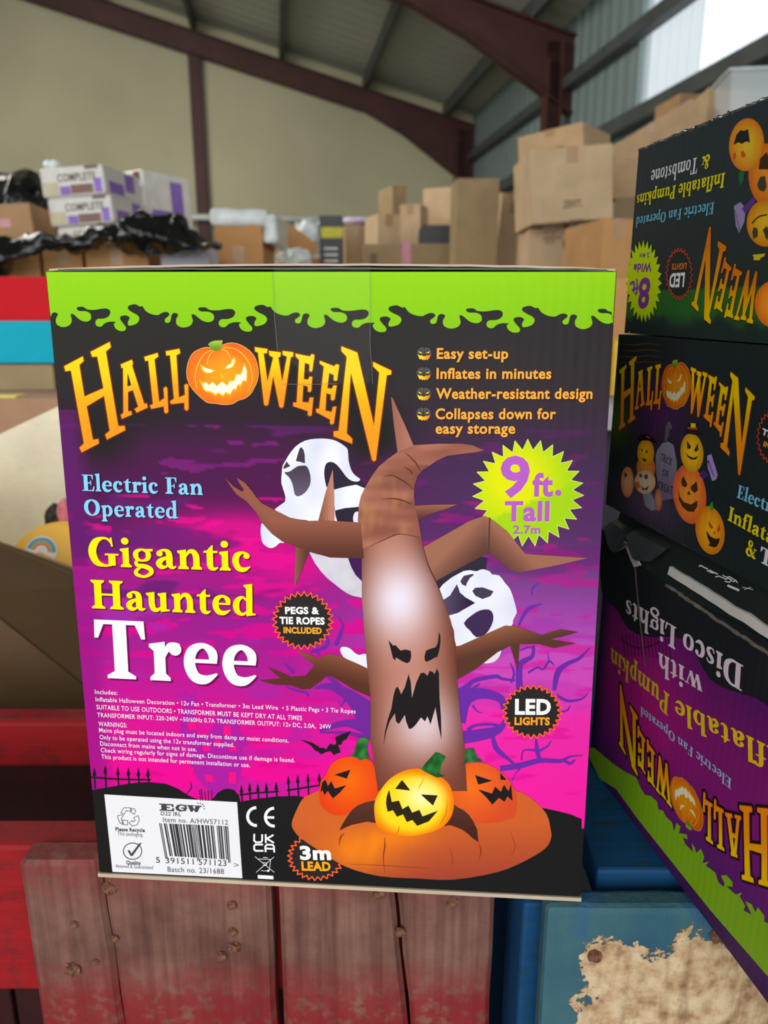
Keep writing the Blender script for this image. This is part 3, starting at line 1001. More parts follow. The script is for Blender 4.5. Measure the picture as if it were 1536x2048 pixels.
def pumpkin_emblem(ink, dim=1.0, lay=3):
    D = lambda c: tuple(v * dim for v in c)
    body = smooth(P("1018,300 1030,220 1065,150 1120,115 1180,100 1240,116 1300,82 1370,65 1440,78 1510,120 1560,180 1585,270 1583,350 1555,420 1525,470 1480,505 1430,520 1380,548 1310,555 1250,545 1190,540 1150,515 1100,470 1060,425 1030,370", 120, 670, 4), 3)

    def shade(x, y):
        r = math.hypot((x - 452) / 72, (y - 752) / 64)
        rib = 0.5 + 0.5 * math.cos(((x - 448) / (12 + 18 * math.sqrt(max(0.05, 1 - min(1, ((y - 750) / 66) ** 2))))) * 3.1)
        return D(lerp(lerp((255, 164, 20), (246, 128, 16), r), (216, 84, 8), max(0, r - 0.55) * 1.6 * (1 - 0.5 * rib)))
    ink.line(body, 2.0, D((250, 190, 110)), lay - 1, True)
    ink.poly(body, shade, lay, step=5)
    for r_ in ("1225,118 1160,150 1110,230 1085,330 1100,430", "1235,122 1195,170 1178,240", "1290,110 1340,135 1370,190", "1310,100 1400,110 1480,170 1530,260 1540,370 1500,460"):
        q = P(r_, 120, 670, 4)
        ink.stroke([(x, y, 2.2 - 1.2 * abs(i / (len(q) - 1) - .5)) for i, (x, y) in enumerate(q)], D((255, 186, 60)), lay + 1)
    ink.poly(P("1188,75 1210,55 1245,45 1305,42 1290,118 1250,126 1218,122", 120, 670, 4), lambda x, y: D(lerp((168, 196, 70), (96, 146, 22), (y - 682) / 16)), lay + 2, step=4)
    Y, W_ = D((252, 190, 10)), D((250, 244, 214))
    for g, h in (("1120,230 1165,258 1200,268 1246,284 1212,306 1165,304 1136,278", "1146,248 1168,266 1200,272 1236,286 1208,300 1168,298 1148,276"),
                 ("1314,268 1345,238 1372,222 1372,200 1404,172 1412,214 1394,258 1350,274", "1326,264 1350,242 1378,228 1380,202 1398,190 1398,222 1382,252 1348,268")):
        ink.poly(P(g, 120, 670, 4), Y, lay + 2)
        ink.poly(P(h, 120, 670, 4), W_, lay + 3)
    ink.poly(P("1285,300 1317,342 1293,346", 120, 670, 4), Y, lay + 2)
    ink.poly(P("1118,356 1150,378 1172,370 1197,396 1225,368 1258,402 1300,366 1340,398 1358,362 1393,362 1410,306 1448,310 1480,218 1504,290 1500,374 1465,372 1448,418 1426,402 1410,446 1392,436 1365,484 1328,466 1310,494 1270,468 1250,488 1208,462 1180,458 1148,432", 120, 670, 4), Y, lay + 2)
    ink.poly(P("1142,392 1170,378 1197,402 1225,376 1258,409 1300,374 1340,405 1362,370 1398,368 1417,316 1452,318 1478,240 1496,290 1494,362 1466,360 1448,398 1428,390 1410,434 1393,424 1365,470 1328,452 1310,482 1270,456 1250,472 1212,448 1182,444 1168,446", 120, 670, 4), W_, lay + 3)


ink = Ink(FRONT)
title(ink)
ink.build('printed_title', M_INK, box)
ink = Ink(FRONT)
pumpkin_emblem(ink, 1.0, 4)
ink.build('printed_pumpkin_emblem', M_INK, box)

# ---- words
SH = (0.0005, -0.0006)
ink = Ink(FRONT)
SKY = (134, 205, 240)
ink.text('serif', 'Electric Fan', (166, 981), (407, 989.5), 32.5, SKY, 5, shadow=(40, 14, 60), sh=SH)
ink.text('serif', 'Operated', (169.5, 1030), (358, 1036.5), 32.5, SKY, 5, shadow=(40, 14, 60), sh=SH)
YEL = (250, 232, 0)
ink.text('serif', 'Gigantic', (178.5, 1131), (503, 1142), 58, YEL, 5, shadow=(96, 14, 70), sh=(0.0007, -0.0009))
ink.text('serif', 'Haunted', (184.5, 1215.5), (513, 1231), 57, YEL, 5, shadow=(96, 14, 70), sh=(0.0007, -0.0009))
ink.text('serif', 'Tree', (193.5, 1354), (517.5, 1369), 116, (240, 240, 244), 5, shadow=(110, 14, 84), sh=(0.0012, -0.0014))
ink.build('printed_product_name', M_INK, box)

ink = Ink(FRONT)
for s_, a, b in (("Includes:", (80, 68), (195, 73)),
                 ("Inflatable Halloween Decoration • 12v Fan • Transformer • 3m Lead Wire  • 5 Plastic Pegs • 3 Tie Ropes", (84, 106), (1412, 168)),
                 ("SUITABLE TO USE OUTDOORS • TRANSFORMER MUST BE KEPT DRY AT ALL TIMES", (88, 146), (1138, 203)),
                 ("TRANSFORMER INPUT: 220-240V ~50/60Hz 0.7A TRANSFORMER OUTPUT: 12v DC, 2.0A,  24W", (92, 186), (1286, 247)),
                 ("WARNINGS:", (98, 232), (243, 240)),
                 ("Mains plug must be located indoors and away from damp or moist conditions.", (101, 263), (1070, 317)),
                 ("Only to be operated using the 12v transformer supplied.", (104, 299), (791, 339)),
                 ("Disconnect from mains when not in use.", (107, 332), (600, 362)),
                 ("Check wiring regularly for signs of damage. Discontinue use if damage is found.", (110, 366), (1101, 418)),
                 ("This product is not intended for permanent installation or use.", (113, 399), (872, 443))):
    cap = 22 if not s_.isupper() else 23
    ink.text('sans', s_, P("%f,%f" % a, 160, 1360, 2.56)[0], P("%f,%f" % b, 160, 1360, 2.56)[0], cap / 2.56, (244, 234, 244), 5, 0.006)
ink.build('printed_small_print', M_INK, box)

ink = Ink(FRONT)
ORG = (255, 172, 62)
for s_, a, b in (("Easy set-up", (873.5, 717), (1016, 717)), ("Inflates in minutes", (873, 757), (1102, 757)), ("Weather-resistant design", (872, 797), (1184, 797)),
                 ("Collapses down for", (871, 837.5), (1111, 837.5)), ("easy storage", (871, 866.5), (1030, 866.5))):
    ink.text('sans', s_, a, b, 21, ORG, 6, 0.026, shadow=(40, 16, 10), sh=(0.0004, -0.0005))
for cx, cy in ((848.5, 707.5), (848, 747.5), (847.5, 788), (847, 828)):
    ink.disc(cx, cy, 15.4, 13.4, lambda x, y: lerp((96, 92, 94), (52, 50, 52), (y - cy + 13) / 18), 3, 20, step=4)
    for dx in (-7.5, 0, 7.5): ink.stroke([(cx + dx * 0.5, cy - 12, .6), (cx + dx, cy - 4, 1.2), (cx + dx, cy, .5)], (34, 32, 34), 4)
    ink.poly([(cx - 3, cy - 12), (cx + 1, cy - 16), (cx + 3, cy - 15), (cx + 2.5, cy - 11)], (44, 44, 40), 4)
    ink.poly([(cx - 11, cy - 5), (cx - 3, cy - 1.5), (cx - 9, cy - 1)], (250, 214, 20), 5)
    ink.poly([(cx + 11, cy - 5), (cx + 3, cy - 1.5), (cx + 9, cy - 1)], (250, 214, 20), 5)
    m = [(-13, 1), (-8, 4), (-5, 3), (-2, 5), (2, 5), (5, 3), (8, 4), (13, 1), (11, 8), (8, 10), (7, 13), (4, 10.5), (2, 13), (-1, 11), (-3, 13), (-6, 10), (-9, 11)]
    ink.poly([(cx + x, cy + y) for x, y in m], lambda x, y: lerp((252, 222, 30), (250, 130, 30), (x - cx + 8) / 18), 5, step=5)
ink.build('printed_feature_list', M_INK, box)

# ---- starburst badges
ink = Ink(FRONT)


def bright(x, y):
    c = lerp((226, 228, 0), (172, 214, 12), (math.hypot(x - 1030, y - 960) - 40) / 70)
    return lerp(c, (164, 210, 14), 1 if y > 1030 - (x - 1000) * 0.42 else 0)


ink.burst(1056, 985, 111, 107, 0.80, 27, bright, 4, rim=(222, 236, 140), rimw=1.2, step=7)
VIO = (184, 92, 196)
ink.text('sans', '9', (1000, 990), (1058, 990), 78, VIO, 6, 0.03, shadow=(222, 220, 120), sh=(0.0003, -0.0004))
ink.text('sans', 'ft', (1064, 990.5), (1105, 990.5), 45, VIO, 6, 0.035)
ink.disc(1116, 985, 6.2, 6.2, VIO, 6, 16)
ink.text('sans', 'Tall', (1009, 1040.5), (1098, 1040.5), 39, VIO, 6, 0.035, shadow=(222, 220, 120), sh=(0.0003, -0.0004))
ink.text('sans', '2.7m', (1025.5, 1066), (1080, 1066), 16, VIO, 6, 0.03)
ink.build('printed_height_badge', M_INK, box)
DK = (43, 40, 39)
for nm, cx, cy, rx_, ry_, lines in (
        ('printed_rope_badge', 606, 1240, 61, 58, (('PEGS &', (571, 1226), (639, 1226.5), 13.6, (246, 244, 244)), ('TIE ROPES', (560, 1246), (650, 1247.5), 13.8, (246, 244, 244)), ('INCLUDED', (568, 1264.5), (644, 1266), 12, (255, 170, 52)))),
        ('printed_light_badge', 1064, 1422, 60, 54, (('LED', (1029.5, 1426), (1101, 1426.5), 30, (244, 242, 242)), ('LIGHTS', (1028.5, 1447.5), (1099, 1448), 15, (255, 160, 44)))),
        ('printed_lead_badge', 632.7, 1712, 57, 47, (('3m', (601, 1716), (663, 1716.5), 26.5, (244, 242, 242)), ('LEAD', (604, 1738), (662, 1739), 17.5, (255, 166, 30))))):
    ink = Ink(FRONT)
    ink.burst(cx, cy, rx_, ry_, 0.845, 28, DK, 5, rim=(252, 98, 44), rimw=2.4)
    for s_, a, b, cap, col in lines: ink.text('sans', s_, a, b, cap, col, 8, 0.045)
    ink.build(nm, M_INK, box)

# ---- the two ghosts
ink = Ink(FRONT)
WHT = lambda x, y: lerp((242, 243, 250), (212, 214, 232), 0.5 + 0.9 * noise.noise(Vector((x * 0.022, y * 0.014, 2))))
DARK = (42, 34, 52)
c3 = lambda s: P(s, 440, 790, 4)
c4 = lambda s: P(s, 440, 1000, 4)
ink.poly(c3("830,530 900,525 1000,640 1060,690 1125,690 1200,760 1180,1020 780,1020 830,720"), DARK, 5)
ink.poly(c4("1020,440 1160,440 1150,680 1100,640 1040,540"), (66, 22, 84), 5)
ink.poly(smooth(c3("505,560 530,520 545,490 605,412 680,365 760,349 850,348 930,365 1000,408 1024,440 1030,520 1052,600 1084,642 1122,670 1105,690 1055,684 1012,652 970,595 930,550 890,533 852,546 836,600 838,660 852,730 862,740 850,800 800,1015 700,1000 590,985 500,960 440,912 522,852 518,780 494,705 497,620"), 2), WHT, 6, step=8)
ink.poly(c3("905,768 915,755 1000,732 1090,715 1162,745 1135,850 1110,892 1000,902 918,922 918,1015 940,1010 925,960"), WHT, 6, step=8)
ink.disc(440 + 1098 / 4, 790 + 985 / 4, 8, 14, (226, 226, 240), 6)
for g in ("655,415 672,440 680,475 682,545 645,533 610,526 622,480 640,425", "537,528 548,548 566,567 535,580 512,592 511,572"):
    ink.poly(c3(g), (64, 56, 68), 7)
ink.poly(smooth(c3("518,618 560,610 620,570 660,563 695,568 720,620 726,700 692,768 640,805 602,795 585,720 560,662"), 3), lambda x, y: lerp((66, 56, 70), (100, 88, 112), (y - 930) / 60), 7, step=7)
ink.poly(smooth(c4("340,180 328,250 335,310 350,348 400,381 445,370 480,340 516,338 470,300 400,240"), 3), WHT, 6, step=8)
ink.poly(c4("715,412 760,500 810,568 860,622 910,662 960,702 1010,738 1060,762 1136,777 1137,648 1085,595 1050,530 1025,458 880,452 780,430"), lambda x, y: lerp((218, 214, 222), (198, 192, 204), noise.noise(Vector((x * .04, y * .04, 0))) + .5), 6, step=8)
ink.poly(smooth(P("722,235 735,212 765,210 805,225 845,262 880,275 932,268 945,385 880,360 800,320 748,290", 500, 1240, 4), 2), (232, 230, 236), 6)
ink.build('printed_upper_ghost', M_INK, box)
ink = Ink(FRONT)
c7 = lambda s: P(s, 820, 1130, 4)
ink.poly(c7("200,140 210,115 440,0 560,-70 620,-60 600,60 330,200 240,260"), (46, 40, 58), 5)
ink.poly(smooth(c7("235,188 300,122 350,86 415,52 430,45 480,38 530,47 560,34 595,32 640,50 656,72 712,80 758,138 800,190 826,262 852,360 846,392 822,440 812,480 700,540 500,600 370,645 352,520 300,400 265,280"), 2), WHT, 6, step=8)
for g in ("402,125 430,82 500,67 512,74 478,100 455,140 447,166 415,150", "498,205 520,178 580,174 668,206 642,245 580,268 522,242"):
    ink.poly(c7(g), (68, 58, 80), 7)
ink.poly(c7("262,278 320,240 350,190 375,150 387,180 398,215 440,252 521,299 440,345 380,380 300,402"), lambda x, y: lerp((84, 72, 100), (44, 32, 58), (x - 890) / 50), 7, step=7)
ink.poly(smooth(c7("430,462 490,400 560,358 630,352 662,385 664,440 640,500 600,550 530,573 480,520"), 2), (62, 42, 80), 7)
ink.poly(smooth(c7("580,778 640,700 725,668 718,720 690,755 655,776"), 2), (226, 216, 226), 6)
ink.build('printed_lower_ghost', M_INK, box)

# ---- the haunted tree
ink = Ink(FRONT)
TL = [(716, 1040), (716, 1060), (722, 1100), (724, 1115), (724, 1194), (727, 1240), (735, 1335), (741, 1390), (741, 1475), (756, 1580)]
TRt = [(831, 1010), (829, 1015), (838, 1045), (846, 1092), (857, 1130), (872, 1162), (887, 1200), (902, 1242), (912, 1292), (914, 1355), (921, 1432), (929, 1490), (934, 1580)]


def side(L, y):
    for (xa, ya), (xb, yb) in zip(L, L[1:]):
        if y <= yb: return xa + (xb - xa) * (y - ya) / (yb - ya or 1)
    return L[-1][0]


def bark(x, y):
    a, b = side(TL, y), side(TRt, y)
    s = (x - a) / (b - a)
    c = lerp((172, 110, 90), (104, 54, 42), abs(2 * s - 0.95) ** 2.4 * 0.9)
    c = lerp(c, (112, 60, 48), max(0, (y - 1480) / 110))
    g1 = math.exp(-((x - 798) / 62) ** 2 - ((y - 1198) / 78) ** 2)
    g2 = math.exp(-((x - 850) / 60) ** 2 - ((y - 1445) / 66) ** 2)
    g3 = math.exp(-((x - 808) / 66) ** 2 - ((y - 1280) / 150) ** 2) * 0.4
    c = lerp(c, (208, 150, 136), g3)
    return lerp(c, (236, 228, 244), min(1, g1 * 0.95 + g2 * 0.7))


def limb(x, y):
    n = noise.noise(Vector((x * 0.02, y * 0.02, 5)))
    return lerp((136, 82, 62), (108, 58, 44), 0.5 + n)


def tube(pts, col_l, col_d, lay, step=6):
    """limb shaded across its width: pts are (x, y, width)"""
    q = smooth(pts, 6, False)
    rows = 7
    vs, cs = [], []
    for i, p in enumerate(q):
        a, b = q[max(0, i - 1)], q[min(len(q) - 1, i + 1)]
        dx, dy = b[0] - a[0], b[1] - a[1]
        l = math.hypot(dx, dy) or 1
        nx, ny = -dy / l, dx / l
        if ny > 0: nx, ny = -nx, -ny
        for k in range(rows):
            f = k / (rows - 1)
            vs.append((p[0] + nx * p[2] * (0.5 - f), p[1] + ny * p[2] * (0.5 - f)))
            cs.append(lerp(col_l, col_d, abs(f - 0.3) / 0.7 * 1.15))
    m = len(q)
    b0 = len(ink.v)
    for p, c in zip(vs, cs):
        ink.v.append(ink.pt(p, lay)); ink.c.append(rgb(*c))
    ink.f += [(b0 + i * rows + k, b0 + (i + 1) * rows + k, b0 + (i + 1) * rows + k + 1, b0 + i * rows + k + 1) for i in range(m - 1) for k in range(rows - 1)]


LB, DB = (162, 98, 76), (92, 46, 34)
# limbs behind the trunk
ink.poly([(846, 1094), (937, 1042), (967, 1031), (980, 1035), (1015, 1062), (1050, 1107), (1175, 1115), (1120, 1128), (1040, 1144), (1025, 1142), (977, 1104), (872, 1161), (856, 1128)],
         lambda x, y: lerp((158, 104, 82), (96, 60, 50), (y - (1150 - (x - 850) * 1.0 if x < 970 else 1035 + (x - 970) * 0.95)) / 66 + 0.05), 8, step=7)
ink.line([(979, 1036), (977, 1104)], 3, (84, 56, 48), 9)
ink.poly(c7("365,655 600,550 760,478 850,485 1050,556 1200,508 1345,532 1200,572 1112,588 1322,622 1150,660 1030,627 876,627 860,840 800,640 700,692 520,832 374,912"),
         lambda x, y: lerp((150, 92, 66), (88, 54, 42), (y - 1245 - (1030 - x) * 0.24) / 45), 8, step=7)
ink.poly(P("370,230 450,260 545,300 570,288 640,265 720,282 880,352 955,388 970,612 830,552 720,482 640,440 610,446 560,490 482,546 420,550 320,515 200,512 78,478 250,462 195,420 140,368 220,400 330,450 448,440 515,356 440,296", 500, 1240, 4),
         lambda x, y: lerp((138, 82, 58), (88, 50, 38), (y - 1300 - max(0, x - 650) * 0.3) / 45), 8, step=7)
ink.poly([(828, 1011), (860, 1009), (915, 1008), (890, 1018), (860, 1027), (835, 1040)], lambda x, y: lerp((158, 98, 78), (92, 52, 46), (y - 1008) / 26), 8, step=5)
ink.poly([(636, 1045), (650, 990), (666, 938), (669, 990), (669.5, 1045)], lambda x, y: lerp((130, 78, 60), (186, 124, 104), (x - 638) / 24), 8, step=5)
ink.poly([(592, 1090), (589, 1172), (600, 1150), (612, 1120), (622, 1098)], lambda x, y: lerp((146, 92, 72), (88, 52, 44), (x - 588) / 26), 8, step=5)
# upper left limb with two fingers
ink.poly([(474, 954), (492, 966), (506, 983), (512, 992), (525, 1006), (550, 1019), (580, 1034), (612, 1041), (652, 1040), (722, 1044), (728, 1116), (660, 1114), (620, 1102), (600, 1095), (565, 1082), (545, 1067), (525, 1045), (512, 1022), (494, 1002), (474, 988), (462, 972), (452, 956), (468, 972), (486, 983), (489, 978), (480, 966)],
         lambda x, y: lerp((146, 88, 68), (92, 50, 40), (y - (960 + (x - 452) * 0.9 if x < 545 else 1044)) / 62), 9, step=6)
# trunk and bent crown
crown = [(716, 1040), (718, 1010), (722, 992), (730, 975), (745, 950), (758, 932), (775, 918), (796, 903)]
ink.poly([(795.5, 905), (788, 850), (784, 810), (782, 793), (787, 798), (793, 813), (808, 845), (828, 892), (826, 910)], lambda x, y: lerp((150, 96, 80), (172, 112, 92), (x - 785) / 30), 8, step=6)


def crowncol(x, y):
    n = noise.noise(Vector((x * 0.012 + y * .004, y * 0.05, 4)))
    c = lerp((172, 108, 88), (138, 82, 66), 0.5 + n * 1.2)
    gold = max(0, noise.noise(Vector((x * 0.06, y * 0.02, 9)))) * (1 if y > 950 and x < 830 else 0)
    c = lerp(c, (184, 140, 76), gold * 1.1)
    return lerp(c, (116, 66, 54), max(0, (x - 805) / 60) * (1 if y > 930 else 0))


ink.poly(crown + [(828, 890), (850, 888.5), (875, 887), (925, 887), (945, 890), (958, 896), (968, 900), (950, 904), (925, 907), (895, 911), (875, 920), (860, 930), (845, 940), (835, 952), (829, 970), (828, 992), (831, 1015), (838, 1046), (846, 1094), (800, 1068), (770, 1080), (735, 1094), (722, 1100)], crowncol, 9, step=6)
for a in ("270,690 340,680 400,710 450,740 510,790", "440,500 490,540 540,600 560,640", "260,870 340,865 420,880 490,910", "430,610 480,640 500,670"):
    q = P(a, 700, 780, 4)
    ink.stroke([(x, y, 2.6 * math.sin(math.pi * (i + .4) / (len(q) + .2))) for i, (x, y) in enumerate(q)], (84, 46, 38), 10)
ink.poly([(722, 1098), (735, 1092), (770, 1078), (800, 1067), (825, 1068), (840, 1074), (846, 1092)] + TRt[4:] + TL[:2:-1], bark, 9, step=7)
ink.stroke([(738, 1093, .5), (770, 1078, 1.6), (800, 1067, 1.6), (840, 1074, .8)], (86, 48, 40), 10)
ink.stroke([(846, 1092, 1), (857, 1130, 2), (872, 1162, 2), (887, 1200, .8)], (80, 42, 36), 10)
# face of the tree
c9 = lambda s: P(s, 500, 1240, 4)
BLK = (34, 30, 31)
ink.poly(c9("1108,155 1145,198 1165,195 1205,238 1245,230 1286,240 1291,285 1280,325 1258,340 1220,325 1168,292 1162,318 1145,300 1132,250 1122,210"), BLK, 10)
ink.poly(c9("1513,88 1524,130 1522,190 1512,245 1496,298 1490,288 1450,312 1415,328 1398,318 1396,285 1408,240 1440,225 1485,212 1502,180"), BLK, 10)
ink.poly([(795, 1371), (799, 1378), (802.5, 1387), (810, 1372), (817.5, 1346), (822, 1365), (824, 1394), (832, 1365), (841, 1345), (848, 1343.5), (855, 1350), (859, 1340), (865, 1342), (869, 1347), (874, 1335), (878, 1345), (879, 1393), (882, 1432), (883, 1479), (877, 1450), (871, 1413), (861, 1447), (855, 1431), (850, 1441), (842, 1433), (832, 1447), (824, 1455), (818, 1456), (812, 1440), (810, 1428), (804, 1437), (798, 1446), (792, 1441), (790, 1425), (780, 1440), (773, 1460), (767, 1490), (770, 1462), (776, 1436), (783, 1415), (787, 1390), (791, 1376)], BLK, 10)
ink.build('printed_tree_picture', M_INK, box)

# ---- cushion and pumpkins at its foot
ink = Ink(FRONT)
ink.lift = 2


def cushion(x, y):
    c = lerp((206, 96, 44), (160, 66, 48), max(0, (y - 1640) / 120))
    g = math.exp(-((x - 720) / 90) ** 2 - ((y - 1700) / 46) ** 2) + 0.7 * math.exp(-((x - 800) / 70) ** 2 - ((y - 1672) / 20) ** 2)
    f = 0.5 + 0.5 * noise.noise(Vector((x * 0.05, y * 0.012, 1)))
    return lerp(c, (240, 128, 26), min(1, g * (0.6 + 0.5 * f)))


ink.poly(smooth([(700, 1570), (650, 1576), (620, 1587), (605, 1597), (592, 1622), (584, 1645), (589, 1660), (604, 1676), (640, 1700), (691, 1731), (758, 1750), (837, 1755), (908, 1757), (995, 1742), (1051, 1719), (1090, 1695), (1101.5, 1675), (1101, 1658), (1092, 1625), (1062, 1595), (1032, 1580), (960, 1565)], 3), cushion, 5, step=9)
for q in ([(769, 1672, .5), (770, 1690, 2.5), (767, 1712, 2), (770, 1745, .6)], [(690, 1664, .5), (682, 1672, 3), (678, 1690, .5)], [(957, 1684, .5), (962, 1700, 2.4), (958, 1716, .5)],
          [(700, 1726, .5), (770, 1729, 1), (860, 1735, .4)], [(900, 1695, .4), (905, 1715, 1.2), (902, 1730, .4)], [(1020, 1660, .4), (1030, 1690, 1.2), (1022, 1710, .4)]):
    ink.stroke(q, (128, 54, 34), 6)
for g in ([(679, 1659), (686, 1645), (695, 1630), (704, 1618), (715, 1609), (730, 1603), (752, 1598), (752, 1644), (735, 1641), (720, 1644), (706, 1647), (695, 1651)],
          [(905, 1604), (922, 1614), (937, 1627), (947, 1641), (954, 1657), (957, 1682), (946, 1675), (935, 1665), (924, 1657), (912, 1652), (900, 1648), (889, 1650)]):
    ink.poly(g, lambda x, y: lerp((92, 52, 40), (70, 38, 32), (y - 1600) / 60), 7, step=6)
ink.build('printed_inflatable_base', M_INK, box)


def leafstem(ink, g, col, lay):
    ink.poly(g, lambda x, y: lerp(col, tuple(v * 0.6 for v in col), 0.5 + noise.noise(Vector((x * .09, y * .07, 6)))), lay, step=4)


c570 = lambda s: P(s, 570, 1450, 4)
c800 = lambda s: P(s, 800, 1450, 4)
PUMPS = []
ink = Ink(FRONT)
ink.lift = 2
ink.poly(smooth(c570("275,520 290,440 330,390 370,310 440,260 530,245 620,258 690,280 730,370 746,480 735,570 600,630 480,712 380,706 310,660 280,600"), 3), lambda x, y: lerp((244, 108, 18), (226, 62, 24), math.hypot((x - 700) / 70, (y - 1560) / 80)), 7, step=6)
leafstem(ink, c570("548,225 560,180 575,130 590,105 612,91 650,94 680,106 664,150 660,190 672,240 692,282 650,262 600,276 580,255 515,242"), (56, 132, 62), 8)
ink.poly(c570("398,390 525,349 496,421"), BLK, 8)
ink.poly(c570("284,530 300,450 326,428 345,480 372,441 400,500 493,472 440,532 385,579 345,519 318,553 302,512"), BLK, 8)
ink.build('printed_left_pumpkin', M_INK, box)
ink = Ink(FRONT)
ink.lift = 2
ink.poly(smooth(c800("410,500 430,420 480,340 550,298 650,294 750,330 840,400 900,480 930,560 932,640 915,722 820,762 700,776 600,770 560,700 430,625"), 3), lambda x, y: lerp((242, 112, 28), (214, 76, 40), math.hypot((x - 945) / 80, (y - 1570) / 80)), 7, step=6)
leafstem(ink, c800("518,190 545,180 590,178 605,215 622,252 668,288 610,284 570,294 540,288 482,322 518,280 515,235"), (58, 120, 64), 8)
for g in ("600,392 738,438 625,468", "800,374 852,430 803,430", "624,506 735,540 760,484 806,526 830,469 866,522 888,464 899,597 856,563 836,606 790,574 738,628 690,570"):
    ink.poly(c800(g), BLK, 8)
ink.build('printed_right_pumpkin', M_INK, box)
ink = Ink(FRONT)
ink.lift = 3


def glow(x, y):
    r = math.hypot((x - 822) / 84, (y - 1605) / 68)
    d = math.hypot((x - 843) / 58, (y - 1592) / 48)
    c = lerp((255, 214, 30), (250, 126, 10), max(0, (r - 0.72) / 0.28))
    return lerp((250, 248, 186), c, d)


ink.poly(smooth(c570("715,660 725,590 760,520 830,430 920,370 1010,342 1100,345 1230,400 1300,450 1340,530 1351,640 1320,740 1250,812 1150,852 1020,878 900,870 780,832 730,780"), 3), glow, 9, step=5)
leafstem(ink, c570("1090,345 1130,290 1205,208 1240,215 1286,245 1250,310 1236,380 1280,398 1215,412 1130,370"), (44, 120, 52), 10)
ink.stroke([(848, 1554, .8), (842, 1566, 1.2), (836, 1576, .4)], (206, 110, 30), 10)
ink.stroke([(799, 1648, .5), (797, 1658, 1.6), (793, 1667, .5)], (196, 96, 10), 10)
ink.stroke([(894, 1596, .5), (893, 1620, 1.4), (886, 1636, 1.6), (880, 1646, .5)], (196, 106, 14), 10)
for g in ("882,500 937,429 1004,514", "1086,545 1221,553 1184,634", "834,507 855,606 912,594 940,663 988,634 1018,691 1075,668 1100,721 1223,675 1150,760 1058,796 1020,749 975,765 945,704 897,723 865,671 822,683 809,620 815,560"):
    ink.poly(c570(g), (46, 38, 26), 10)
ink.build('printed_glowing_pumpkin', M_INK, box)

# ---- white product label and approval marks
cL = lambda s: P(s, 160, 1360, 2.56)
ink = Ink(FRONT)
ink.poly(cL("127,582 806,622 833,1011 169,978"), (232, 231, 236), 4)
G1 = (64, 62, 66)
GT = (92, 90, 94)
ink.text('serif', 'EGH', cL("410,663")[0], cL("530,666")[0], 13.5, G1, 6) if False else None
for q in ("408,628 480,632 482,646 474,646 470,638 446,637 446,645 462,646 462,652 446,651 447,660 472,661 476,652 484,652 484,668 410,664 410,658 420,658 418,634 408,634",
          "490,648 500,636 520,632 538,636 546,634 548,648 540,648 532,640 516,639 508,648 512,658 524,662 532,660 532,654 520,654 520,648 552,649 552,655 546,656 546,668 536,666 516,670 496,662",
          "550,636 586,637 586,642 578,642 588,658 594,642 588,642 588,638 626,640 626,645 616,646 604,672 592,672 586,660 578,670 568,670 556,642 550,642"):
    ink.poly(cL(q), G1, 6)
for x, y in ((606, 626), (618, 627), (630, 632), (637, 642), (638, 655)): ink.burst(160 + x / 2.56, 1360 + y / 2.56, 1.9, 1.9, .45, 5, G1, 6)
ink.text('sans', 'D22 IRL', cL("417,688")[0], cL("520,693")[0], 7.6, G1, 6, 0.01)
ink.text('sans', 'Item no. A/HW57112', cL("428,722")[0], cL("760,737")[0], 9.6, GT, 6, 0.006)
ink.text('sans', 'Please Recycle', cL("185,768")[0], cL("335,774")[0], 7.4, G1, 6, 0.03)
ink.text('sans', 'This packaging.', cL("196,790")[0], cL("326,796")[0], 7.2, GT, 6, 0.0)
ink.text('sans', 'Quality', cL("240,938")[0], cL("315,942")[0], 7.4, G1, 6, 0.03)
ink.text('sans', 'Assured & Guaranteed', cL("185,955")[0], cL("377,964")[0], 6.8, GT, 6, 0.0)
ink.text('sans', 'Batch no. 23/1688', cL("452,977")[0], cL("740,988")[0], 10.2, GT, 6, 0.004)
ink.text('sans', '5', cL("392,930")[0], cL("413,931")[0], 11, G1, 6, 0.005)
ink.text('sans', '391511', cL("442,933")[0], cL("585,940")[0], 11.4, G1, 6, 0.005)
ink.text('sans', '571123', cL("610,941")[0], cL("752,948")[0], 11.4, G1, 6, 0.005)
ink.line(cL("790,934 814,943 790,950"), 1.0, G1, 6)
random.seed(3)
bits = '101000110100011101101111010110011001101110101010101110011100110110011010000101101100101101'
for i, b in enumerate(bits):
    if b == '1':
        f = (i + .5) / len(bits)
        w = 362 / len(bits) / 2.56
        drop = 16 if (i < 3 or i > len(bits) - 4 or 43 < i < 48) else 0
        x0, y0 = 408 + 352 * f, 730 + 15 * f
        x1, y1 = 440 + 332 * f, 894 + 20 * f + drop
        ink.line(cL("%f,%f %f,%f" % (x0, y0, x1, y1)), w * 1.08, (50, 49, 52), 6)
